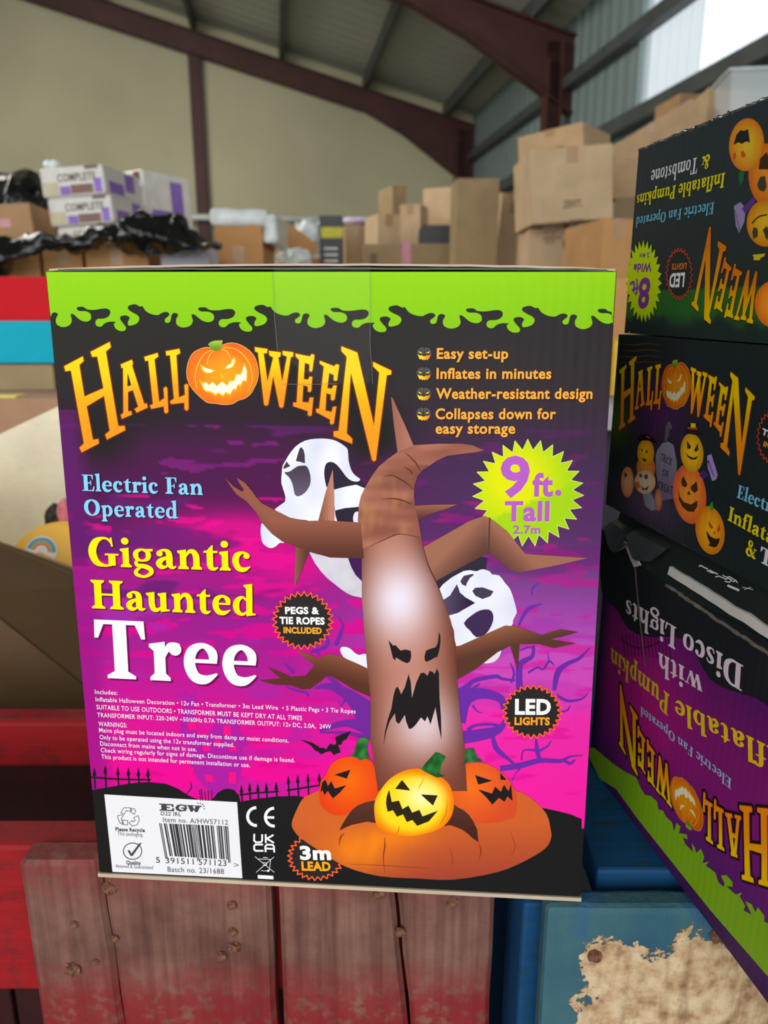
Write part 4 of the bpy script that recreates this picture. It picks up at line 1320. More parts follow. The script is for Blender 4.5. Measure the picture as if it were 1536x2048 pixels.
# recycling arrows and quality tick
for q in ("212,675 228,650 258,650 268,664 250,668 240,664 228,684", "262,652 282,656 288,668 280,684 262,672", "195,690 216,686 224,690 214,706 222,735 208,728 198,708",
          "222,712 248,716 246,738 226,736", "300,690 306,712 296,736 272,744 254,728 270,714 272,722 286,716 278,700"):
    ink.line(cL(q), 1.1, G1, 6, True)
ink.line([(160 + (272 + 47 * math.cos(a * .26)) / 2.56, 1360 + (872 + 42 * math.sin(a * .26)) / 2.56) for a in range(24)], 1.7, G1, 6, True)
ink.poly(cL("246,868 256,866 266,884 306,832 320,828 272,896 262,896"), G1, 7)
ink.build('barcode_label', M_LABEL, box)
ink = Ink(FRONT)
MK = (238, 238, 240)
for cx, cy in ((901, 695), (992, 698)):
    q = [(160 + (cx + 10 + 46 * math.cos(math.radians(a))) / 2.56, 1360 + (cy + 46 * math.sin(math.radians(a)) + (0)) / 2.56, 7) for a in range(88, 275, 15)]
    ink.stroke([(x - 2, y, w * .85) for x, y, w in q], MK, 5)
ink.line(cL("955,699 992,700"), 5, MK, 5)
for q in ("894,786 893,818 902,826 928,826 934,818 934,788", "952,788 953,828", "990,790 958,808 992,828"): ink.line(cL(q), 3.6, MK, 5)
for q in ("936,838 900,838 893,846 894,864 902,870 938,870", "952,874 950,848 960,838 988,840 994,848 996,876", "952,858 994,860"): ink.line(cL(q), 3.6, MK, 5)
for q in ("898,900 996,980", "994,902 904,980", "920,912 978,914 970,974 930,972", "916,912 982,914", "940,904 962,905", "938,930 958,932 956,946 938,944"): ink.line(cL(q), 1.0, MK, 5)
ink.disc(160 + 965 / 2.56, 1360 + 972 / 2.56, 2.4, 2.4, MK, 5, 10)
ink.poly(cL("912,993 992,998 992,1016 912,1012"), MK, 5)
ink.build('printed_approval_marks', M_INK, box)

# ---- clear tape over the top seam
m, nt, b = new_mat('clear_tape')
b.inputs['Base Color'].default_value = (1, 1, 1, 1)
b.inputs['Roughness'].default_value = 0.12
b.inputs['Alpha'].default_value = 0.012
b.inputs['Specular IOR Level'].default_value = 0.35
bump(nt, b, noise_tex(nt, coords(nt), 30, 3), 0.2, 0.002)
M_TAPE = m
tp = [FRONT.uv(*p) for p in ((547, 541), (741, 541), (741, 766), (640, 770), (553, 700))]
bm = bmesh.new()
vs = [bm.verts.new((u, -0.0017, v)) for u, v in tp]
bm.faces.new(vs)
a, b_ = tp[0], tp[1]
v2 = [bm.verts.new((a[0], 0.004, a[1] + 0.0052)), bm.verts.new((b_[0], 0.004, b_[1] + 0.0052)), bm.verts.new((b_[0], 0.10, b_[1] + 0.0056)), bm.verts.new((a[0], 0.10, a[1] + 0.0056))]
bm.faces.new((vs[0], vs[1], v2[1], v2[0]))
bm.faces.new((v2[0], v2[1], v2[2], v2[3]))
tape = obj('clear_tape', bm, M_TAPE, box)
tape['label'] = 'clear tape over the top edge'
ink = Ink(FRONT)
for q in ([(547, 545), (551, 640), (557, 700)], [(741, 545), (741, 690), (746, 768)], [(566, 768), (640, 768), (676, 767)]):
    ink.line(q, 0.8, (120, 122, 112), 24)
ink.build('tape_edge', M_INK_MATT, tape)

# ================================================================== stack of printed boxes at the right
def stack_box(name, label, cx, cy, z0, z1, dx, dy, L, D, mat, chamfer=None):
    a = Vector((dx, dy, 0)).normalized()
    face = Face((cx, cy, z0), a, (0, 0, 1))
    root = empty(name)
    M = Matrix((a, -face.n, Vector((0, 0, 1)))).transposed().to_4x4()
    M.translation = face.o
    root.matrix_world = M
    tag(root, label, 'box', 'printed boxes stacked on the blue pallet')
    bm = bmesh.new()
    h = z1 - z0
    if chamfer:
        prof = [(0, 0), (0, h - chamfer[1]), (chamfer[0], h), (D, h), (D, 0)]
        A = [bm.verts.new((0, y, z)) for y, z in prof]
        B = [bm.verts.new((L, y, z)) for y, z in prof]
        bm.faces.new(A); bm.faces.new(B[::-1])
        for i in range(5): bm.faces.new((A[i], A[(i + 1) % 5], B[(i + 1) % 5], B[i]))
        bmesh.ops.bevel(bm, geom=bm.edges[:], offset=0.0012, segments=2, affect='EDGES')
    else:
        add_box(bm, (0, 0, 0), (L, D, h), 0.0014)
    obj('carton_body', bm, mat, root)
    return root, face


def crumple_edge(root, p0, p1, r, mat, n=90, seed=0.0):
    """worn board edge: a thin crinkled bead along the corner"""
    bm = bmesh.new()
    p0, p1 = Vector(p0), Vector(p1)
    rows = []
    for i in range(n + 1):
        c = p0.lerp(p1, i / n) + noise.noise_vector(Vector((i * 0.61 + seed, seed, 1))) * r * 0.55
        rr = r * (0.75 + 0.5 * noise.noise(Vector((i * 0.9, seed, 4))))
        ring = [bm.verts.new(c + Vector((0, math.cos(2 * math.pi * k / 7) * rr, math.sin(2 * math.pi * k / 7) * rr))) for k in range(7)]
        rows.append(ring)
    for A, B in zip(rows, rows[1:]):
        for k in range(7): bm.faces.new((A[k], A[(k + 1) % 7], B[(k + 1) % 7], B[k]))
    bm.faces.new(rows[0][::-1]); bm.faces.new(rows[-1])
    return obj('worn_edge', bm, mat, root, True)


M_DARKCARD = plain('dark_green_black_card', rgb(32, 38, 37), 0.3, 0, 0.45, 0.05)
M_GLOSSEDGE = plain('crinkled_gloss_edge', rgb(54, 58, 60), 0.16, 0, 0.8, 0.05)
DEEP = (30, 38, 37)


def ground_grid(ink, L, h, col, nu=60, nv=50):
    b = len(ink.v)
    for j in range(nv + 1):
        for i in range(nu + 1):
            u, v = L * i / nu, h * j / nv
            ink.v.append((u, -0.0006, v)); ink.c.append(rgb(*col(i / nu, j / nv)))
    ink.f += [(b + j * (nu + 1) + i, b + j * (nu + 1) + i + 1, b + (j + 1) * (nu + 1) + i + 1, b + (j + 1) * (nu + 1) + i) for j in range(nv) for i in range(nu)]


# ---------------- lowest box: inflatable pumpkin with disco lights, printed upside down
b3, f3 = stack_box('printed_carton', 'large black and purple Halloween carton with Disco Lights printed upside down, lowest of the stack', 0.1935, 0.638, 1.1845, 1.4335, 0.040, -0.235, 0.42, 0.32, M_DARKCARD, (0.011, 0.034))
H3 = 0.215
ink = Ink(f3)
c5 = lambda s: P(s, 1170, 1020, 3.792)
c6 = lambda s: P(s, 1170, 1400, 3.161)


def g3(s, t):
    c = grad([(0, (58, 26, 74)), (.2, (86, 30, 104)), (.45, (120, 28, 108)), (.62, (118, 28, 104)), (1, (60, 24, 84))])(t)
    k = math.exp(-((s - 0.2) / 0.16) ** 2 - ((t - 0.5) / 0.3) ** 2)
    c = lerp(c, (170, 24, 112), k * 0.8)
    if t > 0.86: return (32, 34, 38)
    return lerp(c, (36, 28, 56), max(0, (0.05 - s) / 0.05))


ground_grid(ink, 0.42, H3, g3)
BLK3 = (32, 34, 38)
ink.poly(c5("85,60 130,620 180,690 250,760 300,850 340,905 420,950 520,965 600,960 700,965 780,990 840,1080 890,1180 950,1280 1020,1330 1120,1370 1210,1400 1290,1420 1388,1480 1500,1540 1700,1400 1500,1060 1388,990 1100,830 800,690 420,470 330,420"), BLK3, 1)
for i in range(14):
    x = 290 + i * 27
    y = 960 + abs(i - 6) * 3 + i * 3
    ink.line(c5("%d,%d %d,%d" % (x, y - 40, x + 18, y + 130)), 1.3, (58, 16, 50), 2)
ink.line(c5("280,980 350,1030 420,1048 500,1035 590,990"), 2, (58, 16, 50), 2)
# slime along the foot (upside-down top border)
ink.poly(c6("0,300 60,300 180,400 260,455 330,490 360,560 385,600 420,605 460,640 470,690 500,700 520,740 555,770 570,830 585,775 610,800 600,840 650,850 655,880 625,870 640,910 690,960 680,905 700,930 710,965 740,940 760,990 750,1030 790,1020 770,1045 830,1090 850,1150 880,1180 890,1160 866,1110 900,1105 940,1150 940,1180 900,1175 960,1230 1000,1215 985,1240 1020,1300 1010,1330 1060,1355 1020,1270 1060,1290 1085,1340 1100,1310 1140,1360 1140,1400 1250,1450 1400,1600 1300,1900 1157,1740 800,1330 560,1030 330,740 200,560 100,500"), (126, 172, 22), 2)
wl3 = homography([(252, 860), (223, 694), (748, 922), (783, 741)], [(1481.6, 1610), (1486, 1750), (1243, 1368), (1240, 1488)])
ink.build('printed_face', M_INK_MATT, b3)
ink = Ink(f3, wl3)
for g in LOGO:
    ink.line(g, 14, (30, 20, 42), 2, True)
title(ink, 0.93, 4)
ink.build('printed_title', M_INK_MATT, b3)
ink = Ink(f3, wl3)
pumpkin_emblem(ink, 0.92, 5)
ink.build('printed_pumpkin_emblem', M_INK_MATT, b3)
ink = Ink(f3)
one = lambda f, s: f(s)[0]
ink.text('serif', 'Disco Lights', one(c5, "1212,1180"), one(c5, "318,672"), 54, (214, 196, 204), 4)
ink.text('serif', 'with', one(c5, "902,1268"), one(c5, "565,1075"), 46, (214, 196, 204), 4)
ink.text('serif', 'Inflatable', one(c5, "1640,1905"), one(c5, "688,1432"), 52, (222, 188, 24), 4)
ink.text('serif', 'Pumpkin', one(c5, "650,1400"), one(c5, "205,1042"), 46, (206, 170, 24), 4)
ink.text('serif', 'Electric Fan Operated', one(c6, "936,500"), one(c6, "358,38"), 22, (150, 172, 206), 4)
ink.build('printed_words', M_INK_MATT, b3)
# torn, sagging lid with its white liner showing, and approval marks on the slope
lid = Face(f3.o + Vector((0, 0, H3)), f3.a, (f3.n * -0.011 + Vector((0, 0, 0.034))).normalized())
M_LINER = plain('torn_white_liner', rgb(188, 184, 178), 0.7, 0, 0.3, 0.06)
bm = bmesh.new()
prev = None
for i in range(41):
    s = i / 40
    u = 0.098 + 0.31 * s
    wv = 0.0012 * noise.noise(Vector((u * 60, 0, 0)))
    y0, z0 = -0.0015 + 0.011 * .22, H3 + 0.034 * .22 + wv
    y1, z1 = -0.0015 + 0.011 * .42, H3 + 0.034 * .40 + wv * 1.4
    cur = [bm.verts.new((u, y0, z0)), bm.verts.new((u, y1 - .001, z1)), bm.verts.new((u, y1 + .004, z1)), bm.verts.new((u, y0 + .004, z0))]
    if prev:
        for k in range(4): bm.faces.new((prev[k], cur[k], cur[(k + 1) % 4], prev[(k + 1) % 4]))
    else: bm.faces.new(cur)
    prev = cur
bm.faces.new(prev[::-1])
obj('torn_liner', bm, M_LINER, b3)['label'] = 'white torn board edge along the lid'
bm = bmesh.new()
q = [(u_, -0.0034, v_) for u_, v_ in (f3.uv(*p_) for p_ in c5('322,236 352,246 388,300 412,352 446,418 400,432 372,372 344,300'))]
A = [bm.verts.new(p) for p in q]
B = [bm.verts.new((x, y + .0015, z)) for x, y, z in q]
bm.faces.new(A); bm.faces.new(B[::-1])
for i in range(8): bm.faces.new((A[i], A[(i + 1) % 8], B[(i + 1) % 8], B[i]))
obj('torn_corner', bm, M_LINER, b3)
bm = bmesh.new()
for k, (x0, x1, zo) in enumerate(((0.0, 0.05, 0.0), (0.04, 0.092, 0.004))):
    rows = []
    for i in range(13):
        u = x0 + (x1 - x0) * i / 12
        b_ = 0.005 * math.sin(math.pi * i / 12)
        rows.append([bm.verts.new((u, -0.004 - b_, H3 + .021 + zo - .016 * math.sin(math.pi * (i + .5) / 13) ** .6 + .004 * noise.noise(Vector((u * 50, k, 0))))), bm.verts.new((u, 0.002 - b_ * .3, H3 + .021 + zo)), bm.verts.new((u, 0.02, H3 + .026 + zo)), bm.verts.new((u, 0.02, H3 - .004))])
    for A, B in zip(rows, rows[1:]):
        for j in range(3): bm.faces.new((A[j], B[j], B[j + 1], A[j + 1]))
obj('crushed_flap', bm, M_GLOSSEDGE, b3)
crumple_edge(b3, (0.10, -0.0009, H3), (0.42, -0.0009, H3), 0.0019, plain('scuffed_board_edge', rgb(96, 92, 84), 0.6), seed=3)
ink = Ink(lid)
mk = (198, 206, 204)
for q in ("880,432 892,424 915,438 945,452", "942,468 962,462 985,474 1020,490", "962,474 990,482"): ink.line(c5(q), 2.6, mk, 12)
for q in ("1005,512 1030,505 1085,530 1100,520 1060,500", "1075,545 1110,552 1128,536 1090,515 1110,510 1160,540", "1135,548 1160,540 1170,556"): ink.line(c5(q), 2.2, mk, 12)
ink.line(c5("1100,578 1180,612"), 4.5, mk, 12)
for q in ("1210,590 1290,608", "1225,606 1275,590"): ink.line(c5(q), 1.2, mk, 12)
o = ink.build('printed_approval_marks', M_INK_MATT, b3)
lb = Vector((0, 0.011, 0.034)).normalized()
LM = Matrix(((1, 0, 0), (0, lb.z, -lb.y), (0, lb.y, lb.z))).transposed().to_4x4()
LM.translation = (0, 0, H3)
o.matrix_local = LM
# vertical split in the board near the far corner
ink = Ink(f3)
ink.stroke([(x, y, w) for (x, y), w in zip(c5("392,440 405,600 425,800 445,980 470,1200"), (3.2, 2.4, 3, 2.4, 1))], (118, 104, 96), 9)
ink.build('board_split', M_INK_MATT, b3)

# ---------------- middle box, right way up
b2, f2 = stack_box('printed_carton', 'black Halloween carton printed right way up with pumpkins and tombstone, middle of the stack', 0.192, 0.644, 1.4345, 1.5775, 0.040, -0.214, 0.42, 0.32, M_DARKCARD)
H2 = 0.143
ink = Ink(f2)
c24 = lambda s: P(s, 1190, 660, 4.096)


def g2(s, t):
    c = DEEP
    k = math.exp(-((s - .17) / .1) ** 2 - ((t - .62) / .2) ** 2)
    c = lerp(c, (78, 30, 84), k * .8)
    k = math.exp(-((s - .15) / .12) ** 2 - ((t - .12) / .14) ** 2)
    c = lerp(c, (96, 66, 100), k * .7)
    k = math.exp(-((s - .02) / .05) ** 2 - ((t - .52) / .14) ** 2)
    c = lerp(c, (66, 96, 24), k * .8)
    return c


ground_grid(ink, 0.42, H2, g2)
for y0 in (115, 165, 215, 262):
    ink.stroke([(x, y, w) for (x, y), w in zip(c24("225,%d 330,%d 430,%d 560,%d" % (y0, y0 + 8, y0 - 4, y0 + 10)), (1, 3, 2.5, .6))], (86, 62, 34), 1)
wl2 = homography([(129, 732), (783, 741), (748, 922), (162, 902)], [(1241, 740), (1512, 793), (1480.5, 950), (1239, 859)])
ink.build('printed_face', M_INK, b2)
ink = Ink(f2, wl2)
title(ink, 0.86, 3)
ink.build('printed_title', M_INK, b2)
ink = Ink(f2, wl2)
pumpkin_emblem(ink, 0.8, 4)
ink.build('printed_pumpkin_emblem', M_INK, b2)


def round_pumpkin(ink, cx, cy, rx_, ry_, c0, c1, lay, rot=0.0):
    pts = []
    for i in range(36):
        a = 2 * math.pi * i / 36
        x, y = rx_ * math.cos(a), ry_ * math.sin(a)
        pts.append((cx + x * math.cos(rot) - y * math.sin(rot), cy + x * math.sin(rot) + y * math.cos(rot)))
    ink.poly(pts, lambda x, y: lerp(c0, c1, math.hypot((x - cx) / rx_, (y - cy) / ry_) ** 2), lay, step=max(3, rx_ / 5))


ink = Ink(f2)
ink.poly(c24("510,1180 505,1030 520,980 560,925 610,915 650,940 680,1080 672,1330 650,1380 560,1400 540,1340"), lambda x, y: lerp((128, 122, 136), (96, 88, 112), (y - 880) / 110), 3, step=8)
ink.line(c24("590,905 600,790 630,800 612,760 600,870"), 6, (84, 84, 88), 3)
ink.text('sans', 'TRICK', one(c24, "545,1065"), one(c24, "640,1115"), 15, (56, 46, 62), 5, 0.01)
ink.text('sans', 'OR', one(c24, "562,1190"), one(c24, "610,1212"), 14, (56, 46, 62), 5, 0.01)
ink.text('sans', 'TREAT', one(c24, "525,1300"), one(c24, "645,1350"), 16, (56, 46, 62), 5, 0.01)
A_, B_ = (204, 148, 24), (170, 96, 20)
round_pumpkin(ink, *one(c24, "425,1130"), 19, 28, (206, 128, 44), (176, 92, 34), 3)
round_pumpkin(ink, *one(c24, "425,1005"), 17, 27, (222, 168, 24), (190, 122, 20), 4)
ink.poly(c24("355,905 380,860 430,850 480,880 500,910 520,930 440,905"), (20, 20, 24), 5)
ink.poly(c24("425,862 466,884 464,892 428,875"), (196, 30, 84), 6)
for g in ("388,990 395,968 404,990", "425,1005 435,975 444,1005", "386,1045 400,1055 412,1052 428,1062 440,1048 428,1078 405,1070"): ink.poly(c24(g), (50, 34, 18), 5)
round_pumpkin(ink, *one(c24, "275,1245"), 13, 31, (214, 156, 110), (198, 110, 60), 4)
round_pumpkin(ink, *one(c24, "420,1245"), 21, 24, (206, 178, 150), (190, 150, 110), 5)
for g in ("245,1175 262,1165 278,1190 255,1215", "372,1180 392,1172 395,1210 375,1205", "412,1190 440,1180 445,1215 420,1222", "385,1275 420,1300 455,1270 440,1310 400,1310"): ink.poly(c24(g), (70, 70, 70), 6)
ink.poly(c24("335,1250 372,1240 385,1290 350,1300"), (190, 92, 40), 7)
round_pumpkin(ink, *one(c24, "530,1390"), 8, 23, (176, 120, 90), (150, 84, 60), 5)
ink.poly(c24("395,1330 460,1310 500,1400 520,1470 470,1480 420,1440"), (120, 124, 134), 4)
ink.build('printed_small_pumpkins', M_INK, b2)
ink = Ink(f2)
round_pumpkin(ink, *one(c24, "785,1345"), 33, 60, (224, 138, 40), (206, 84, 44), 4, -0.12)
round_pumpkin(ink, *one(c24, "805,1005"), 23, 39, (228, 178, 28), (186, 134, 20), 5, -0.08)
ink.poly(c24("745,830 765,820 770,765 850,770 855,825 895,850 850,862 770,848"), (30, 34, 32), 6)
ink.poly(c24("770,795 852,800 852,818 770,812"), (170, 60, 40), 7)
ink.poly(c24("798,762 838,765 838,800 798,798"), (206, 178, 30), 8)
for g in ("765,905 800,955 790,975 768,970", "855,925 860,980 840,1000 825,985", "750,1000 780,1030 820,1048 860,1030 840,1060 805,1062 775,1042"): ink.poly(c24(g), (60, 48, 20), 7)
for g in ("735,1195 770,1265 755,1290 725,1275 718,1230", "845,1240 855,1310 830,1335 800,1310 795,1285", "768,1345 780,1315 795,1350", "695,1295 705,1360 740,1410 800,1430 850,1395 852,1440 820,1490 770,1485 730,1450 700,1390"): ink.poly(c24(g), (70, 44, 22), 7)
ink.poly(c24("930,1030 965,1015 1018,1190 1000,1230 970,1235 935,1130"), (150, 128, 186), 5)
ink.poly(c24("865,1190 900,1140 940,1185 900,1225"), (74, 40, 110), 5)
ink.text('sans', 'BOO!', one(c24, "935,1075"), one(c24, "985,1205"), 8, (40, 26, 60), 7, 0.02)
round_pumpkin(ink, *one(c24, "955,1640"), 29, 49, (226, 164, 24), (200, 110, 24), 6, -0.15)
ink.poly(c24("950,1440 975,1400 985,1475 960,1480"), (66, 140, 40), 7)
for g in ("945,1560 985,1620 965,1630 945,1600", "1035,1585 1040,1640 1020,1655 1012,1640", "985,1645 1003,1660 990,1680"): ink.poly(c24(g), (196, 66, 24), 8)
ink.poly(c24("925,1640 960,1690 1000,1710 1038,1705 1030,1740 1010,1775 985,1780 945,1765 955,1740 935,1700"), (50, 34, 20), 8)
ink.build('printed_large_pumpkins', M_INK, b2)
ink = Ink(f2)
ink.text('serif', 'Electric Fan Operated', one(c24, "1170,1370"), one(c24, "2450,1950"), 27, (112, 176, 206), 4)
ink.text('serif', 'Inflatable Pumpkins', one(c24, "1096,1555"), one(c24, "2500,2330"), 30, (214, 196, 20), 4)
ink.text('serif', '&', one(c24, "1240,1835"), one(c24, "1328,1880"), 33, (214, 196, 20), 4)
ink.text('serif', 'Tombstone', one(c24, "1352,1895"), one(c24, "2300,2400"), 33, (206, 206, 210), 4)
ink.build('printed_words', M_INK, b2)
ink = Ink(f2)
ink.burst(*one(c24, "1460,880"), 30, 52, .85, 24, (34, 34, 34), 4, rim=(196, 60, 44), rimw=1.6)
ink.text('sans', 'TIE', one(c24, "1378,850"), one(c24, "1480,900"), 13, (226, 222, 222), 6, 0.03)
ink.text('sans', 'INC', one(c24, "1392,950"), one(c24, "1480,990"), 11, (210, 150, 40), 6, 0.03)
ink.build('printed_rope_badge', M_INK, b2)
crumple_edge(b2, (0, 0.0005, H2 - .0012), (0.42, 0.0005, H2 - .0012), 0.0011, plain('pale_card_edge', rgb(150, 156, 140), 0.35, 0, 0.6), seed=8)
crumple_edge(b2, (0.0, 0.0005, .001), (0.42, 0.0005, .001), 0.0013, M_GLOSSEDGE, seed=12)

# ---------------- top box, upside down
b1, f1 = stack_box('printed_carton', 'black Halloween carton with upside down Inflatable Pumpkins print, topmost of the stack', 0.1965, 0.644, 1.5785, 1.716, 0.024, -0.153, 0.42, 0.32, M_DARKCARD)
H1 = 1.716 - 1.5785
ink = Ink(f1)
c1_ = lambda s: P(s, 1220, 180, 3.7911)


def g1_(s, t):
    c = lerp((34, 44, 42), (40, 48, 52), t)
    n = noise.noise(Vector((s * 30, t * 9, 0)))
    if t < .24: c = lerp(c, (40, 96, 34), max(0, min(1, (t - .07 + n * .05) / .05)) * 0.85)
    return c


ground_grid(ink, 0.42, H1, g1_, 90, 70)
ink.build('printed_face', M_INK, b1)
wl1 = homography([(748, 922), (783, 741), (510, 694), (563, 815)], [(1423, 453), (1385, 610), (1508, 648), (1500, 540)])
ink = Ink(f1, wl1)
sv = LOGO
LOGO = LOGO[4:]
for g in LOGO:
    y0, y1 = min(p[1] for p in g), max(p[1] for p in g)
    ink.line(g, 4.2, (60, 26, 4), 2, True)
    ink.poly(g, lambda x, y: tuple(v * .84 for v in lerp((250, 206, 0), (226, 124, 24), ((y - y0) / (y1 - y0) - .1) * 1.4)), 3, step=9)
LOGO = sv
ink.build('printed_title', M_INK, b1)
ink = Ink(f1)
round_pumpkin(ink, *one(c1_, "1260,1625"), 40, 48, (232, 150, 40), (206, 96, 20), 4)
ink.build('printed_pumpkin_emblem', M_INK, b1)
ink = Ink(f1)
ink.text('serif', '&', one(c1_, "772,482"), one(c1_, "706,512"), 27, (206, 196, 10), 4)
ink.text('serif', 'Tombstone', one(c1_, "682,507"), one(c1_, "324,612"), 32, (186, 190, 190), 4)
ink.text('serif', 'Inflatable Pumpkins', one(c1_, "886,626"), one(c1_, "214,796"), 29, (200, 190, 10), 4)
ink.text('serif', 'Electric Fan Operated', one(c1_, "804,850"), one(c1_, "208,966"), 23, (96, 158, 178), 4)
ink.build('printed_words', M_INK, b1)
ink = Ink(f1)
ink.burst(*one(c1_, "262,1450"), 37, 83, .8, 27, (172, 196, 8), 4, step=8)
ink.text('sans', '8', one(c1_, "320,1425"), one(c1_, "230,1440"), 60, (112, 50, 130), 6, 0.03)
ink.text('sans', 'ft.', one(c1_, "224,1432"), one(c1_, "160,1462"), 30, (112, 50, 130), 6, 0.03)
ink.text('sans', 'Wide', one(c1_, "328,1308"), one(c1_, "192,1322"), 18, (112, 50, 130), 6, 0.03)
ink.text('sans', '2.4m', one(c1_, "310,1232"), one(c1_, "236,1240"), 10, (112, 50, 130), 6, 0.02)
ink.build('printed_width_badge', M_INK, b1)
ink = Ink(f1)
ink.burst(*one(c1_, "535,1395"), 27, 52, .85, 26, (36, 42, 42), 4, rim=(176, 62, 40), rimw=1.6)
ink.text('sans', 'LED', one(c1_, "580,1388"), one(c1_, "466,1396"), 28, (206, 208, 206), 6, 0.035)
ink.text('sans', 'LIGHTS', one(c1_, "594,1312"), one(c1_, "482,1318"), 12, (190, 112, 30), 6, 0.03)
ink.build('printed_light_badge', M_INK, b1)
ink = Ink(f1)
round_pumpkin(ink, *one(c1_, "1045,415"), 35, 53, (206, 168, 40), (196, 108, 24), 3, 0.1)
round_pumpkin(ink, *one(c1_, "1195,640"), 36, 62, (214, 130, 34), (190, 92, 24), 2)
round_pumpkin(ink, *one(c1_, "1190,1010"), 38, 47, (206, 164, 30), (186, 110, 20), 3)
ink.poly(c1_("948,415 970,340 1000,305 1030,310 1058,295 1072,400 1045,388 1010,408 985,395"), (30, 34, 34), 5)
for g in ("945,490 965,470 962,520 948,528", "1003,470 1020,458 1040,490 1030,515 1008,505"): ink.poly(c1_(g), (190, 74, 24), 5)
ink.poly(c1_("990,620 1030,615 1020,690 1000,728 985,660"), (30, 96, 54), 3)
ink.poly(c1_("1128,720 1150,660 1185,650 1200,730 1180,770 1145,760"), (60, 56, 40), 5)
ink.poly(c1_("1138,600 1150,520 1200,470 1240,600"), (60, 40, 24), 5)
ink.poly(c1_("1090,1080 1100,1040 1130,1050 1132,1110 1100,1130"), (60, 56, 40), 5)
ink.poly(c1_("1170,1060 1200,1030 1230,1090 1200,1140"), (60, 56, 40), 5)
ink.line(c1_("1090,1010 1120,975 1150,955 1200,945"), 2.5, (50, 36, 20), 5)
ink.poly(c1_("950,880 1000,850 1040,895 1030,1000 990,1085 965,1030"), (136, 122, 164), 4)
ink.poly(c1_("1010,900 1100,810 1118,840 1040,945"), (82, 50, 120), 4)
ink.text('sans', 'BOO!', one(c1_, "998,1060"), one(c1_, "962,905"), 8, (40, 30, 60), 6, 0.02)
ink.poly(c1_("1090,1250 1190,1240 1180,1260 1150,1275 1148,1290 1100,1290 1100,1262"), (190, 170, 20), 4)
ink.build('printed_pumpkins', M_INK, b1)
crumple_edge(b1, (0, 0.0006, H1 - .001), (0.42, 0.0006, H1 - .001), 0.0021, M_GLOSSEDGE, 130, seed=20)
crumple_edge(b1, (0, 0.0006, 0.001), (0.42, 0.0006, 0.001), 0.0012, plain('worn_card_edge', rgb(120, 128, 118), 0.3, 0, 0.6), seed=30)

# ================================================================== wooden pallets standing under the boxes
def worn_wood(name, base, base2, paint, paint_stops, axis=2, grain=1.0, rough=0.7, z0=0.8, z1=1.2, pn=0.5):
    """weathered board; paint survives where paint_stops (over height z0..z1) say so"""
    m, nt, b = new_mat(name)
    tc = nd(nt, 'ShaderNodeTexCoord')
    sp = nd(nt, 'ShaderNodeSeparateXYZ')
    nt.links.new(tc.outputs['Object'], sp.inputs[0])
    sc_ = [110, 110, 110]
    sc_[axis] = 3.5
    g = noise_tex(nt, coords(nt, tuple(sc_)), grain, 5, 0.6)
    n = noise_tex(nt, coords(nt), 16, 6, 0.65)
    n2 = noise_tex(nt, coords(nt), 70, 4, 0.6)
    wood = mixc(nt, ramp(nt, n, [(0.35, (0, 0, 0, 1)), (0.65, (1, 1, 1, 1))]), base, base2)
    dk = ramp(nt, g, [(0.3, (0.5, 0.47, 0.46, 1)), (0.58, (1, 1, 1, 1))])
    mx = nd(nt, 'ShaderNodeMix', data_type='RGBA', blend_type='MULTIPLY')
    mx.inputs[0].default_value = 1.0
    nt.links.new(wood, mx.inputs[6]); nt.links.new(dk, mx.inputs[7])
    h = mth(nt, 'DIVIDE', mth(nt, 'SUBTRACT', sp.outputs[2], z0), z1 - z0)
    h = mth(nt, 'ADD', h, mth(nt, 'MULTIPLY', mth(nt, 'SUBTRACT', n, 0.5), pn * 0.5))
    mask = ramp(nt, h, [(p, (v, v, v, 1)) for p, v in paint_stops])
    chips = ramp(nt, n2, [(0.36, (0.35, 0.35, 0.35, 1)), (0.5, (1, 1, 1, 1))])
    fac = mth(nt, 'MULTIPLY', mask, chips)
    pv = mixc(nt, g, tuple(c * 0.72 for c in paint[:3]) + (1,), paint)
    nt.links.new(mixc(nt, fac, mx.outputs[2], pv), b.inputs['Base Color'])
    b.inputs['Roughness'].default_value = rough
    b.inputs['Specular IOR Level'].default_value = 0.3
    bump(nt, b, mth(nt, 'ADD', g, mth(nt, 'MULTIPLY', n2, 0.35)), 0.45, 0.0016)
    return m


RED = rgb(156, 10, 20)
M_REDWORN = worn_wood('worn_red_painted_board', rgb(102, 68, 60), rgb(136, 100, 86), rgb(134, 18, 28), [(0, 1), (.3, .8), (.5, .05), (.72, .06), (.9, .5), (1, .85)], z0=0.98, z1=1.19, pn=0.35)
M_RED = worn_wood('red_painted_rail', rgb(96, 30, 30), rgb(120, 20, 26), RED, [(0, .9), (.5, .95), (1, .85)], axis=0, z0=0.9, z1=1.2)
M_REDSHADE = worn_wood('shaded_red_board', rgb(34, 18, 18), rgb(40, 16, 16), rgb(60, 10, 14), [(0, .7), (1, .8)], z0=0.5, z1=1.2)  # inner pallet boards: the dark of the interior is put into their colour
M_BLUE = worn_wood('blue_painted_board', rgb(30, 66, 84), rgb(20, 60, 84), rgb(0, 70, 118), [(0, .95), (1, .95)], axis=0, z0=0.5, z1=1.2)
M_RUST = plain('rusty_nail', rgb(112, 74, 56), 0.85, 0.1, 0.3, 0.3, 240)
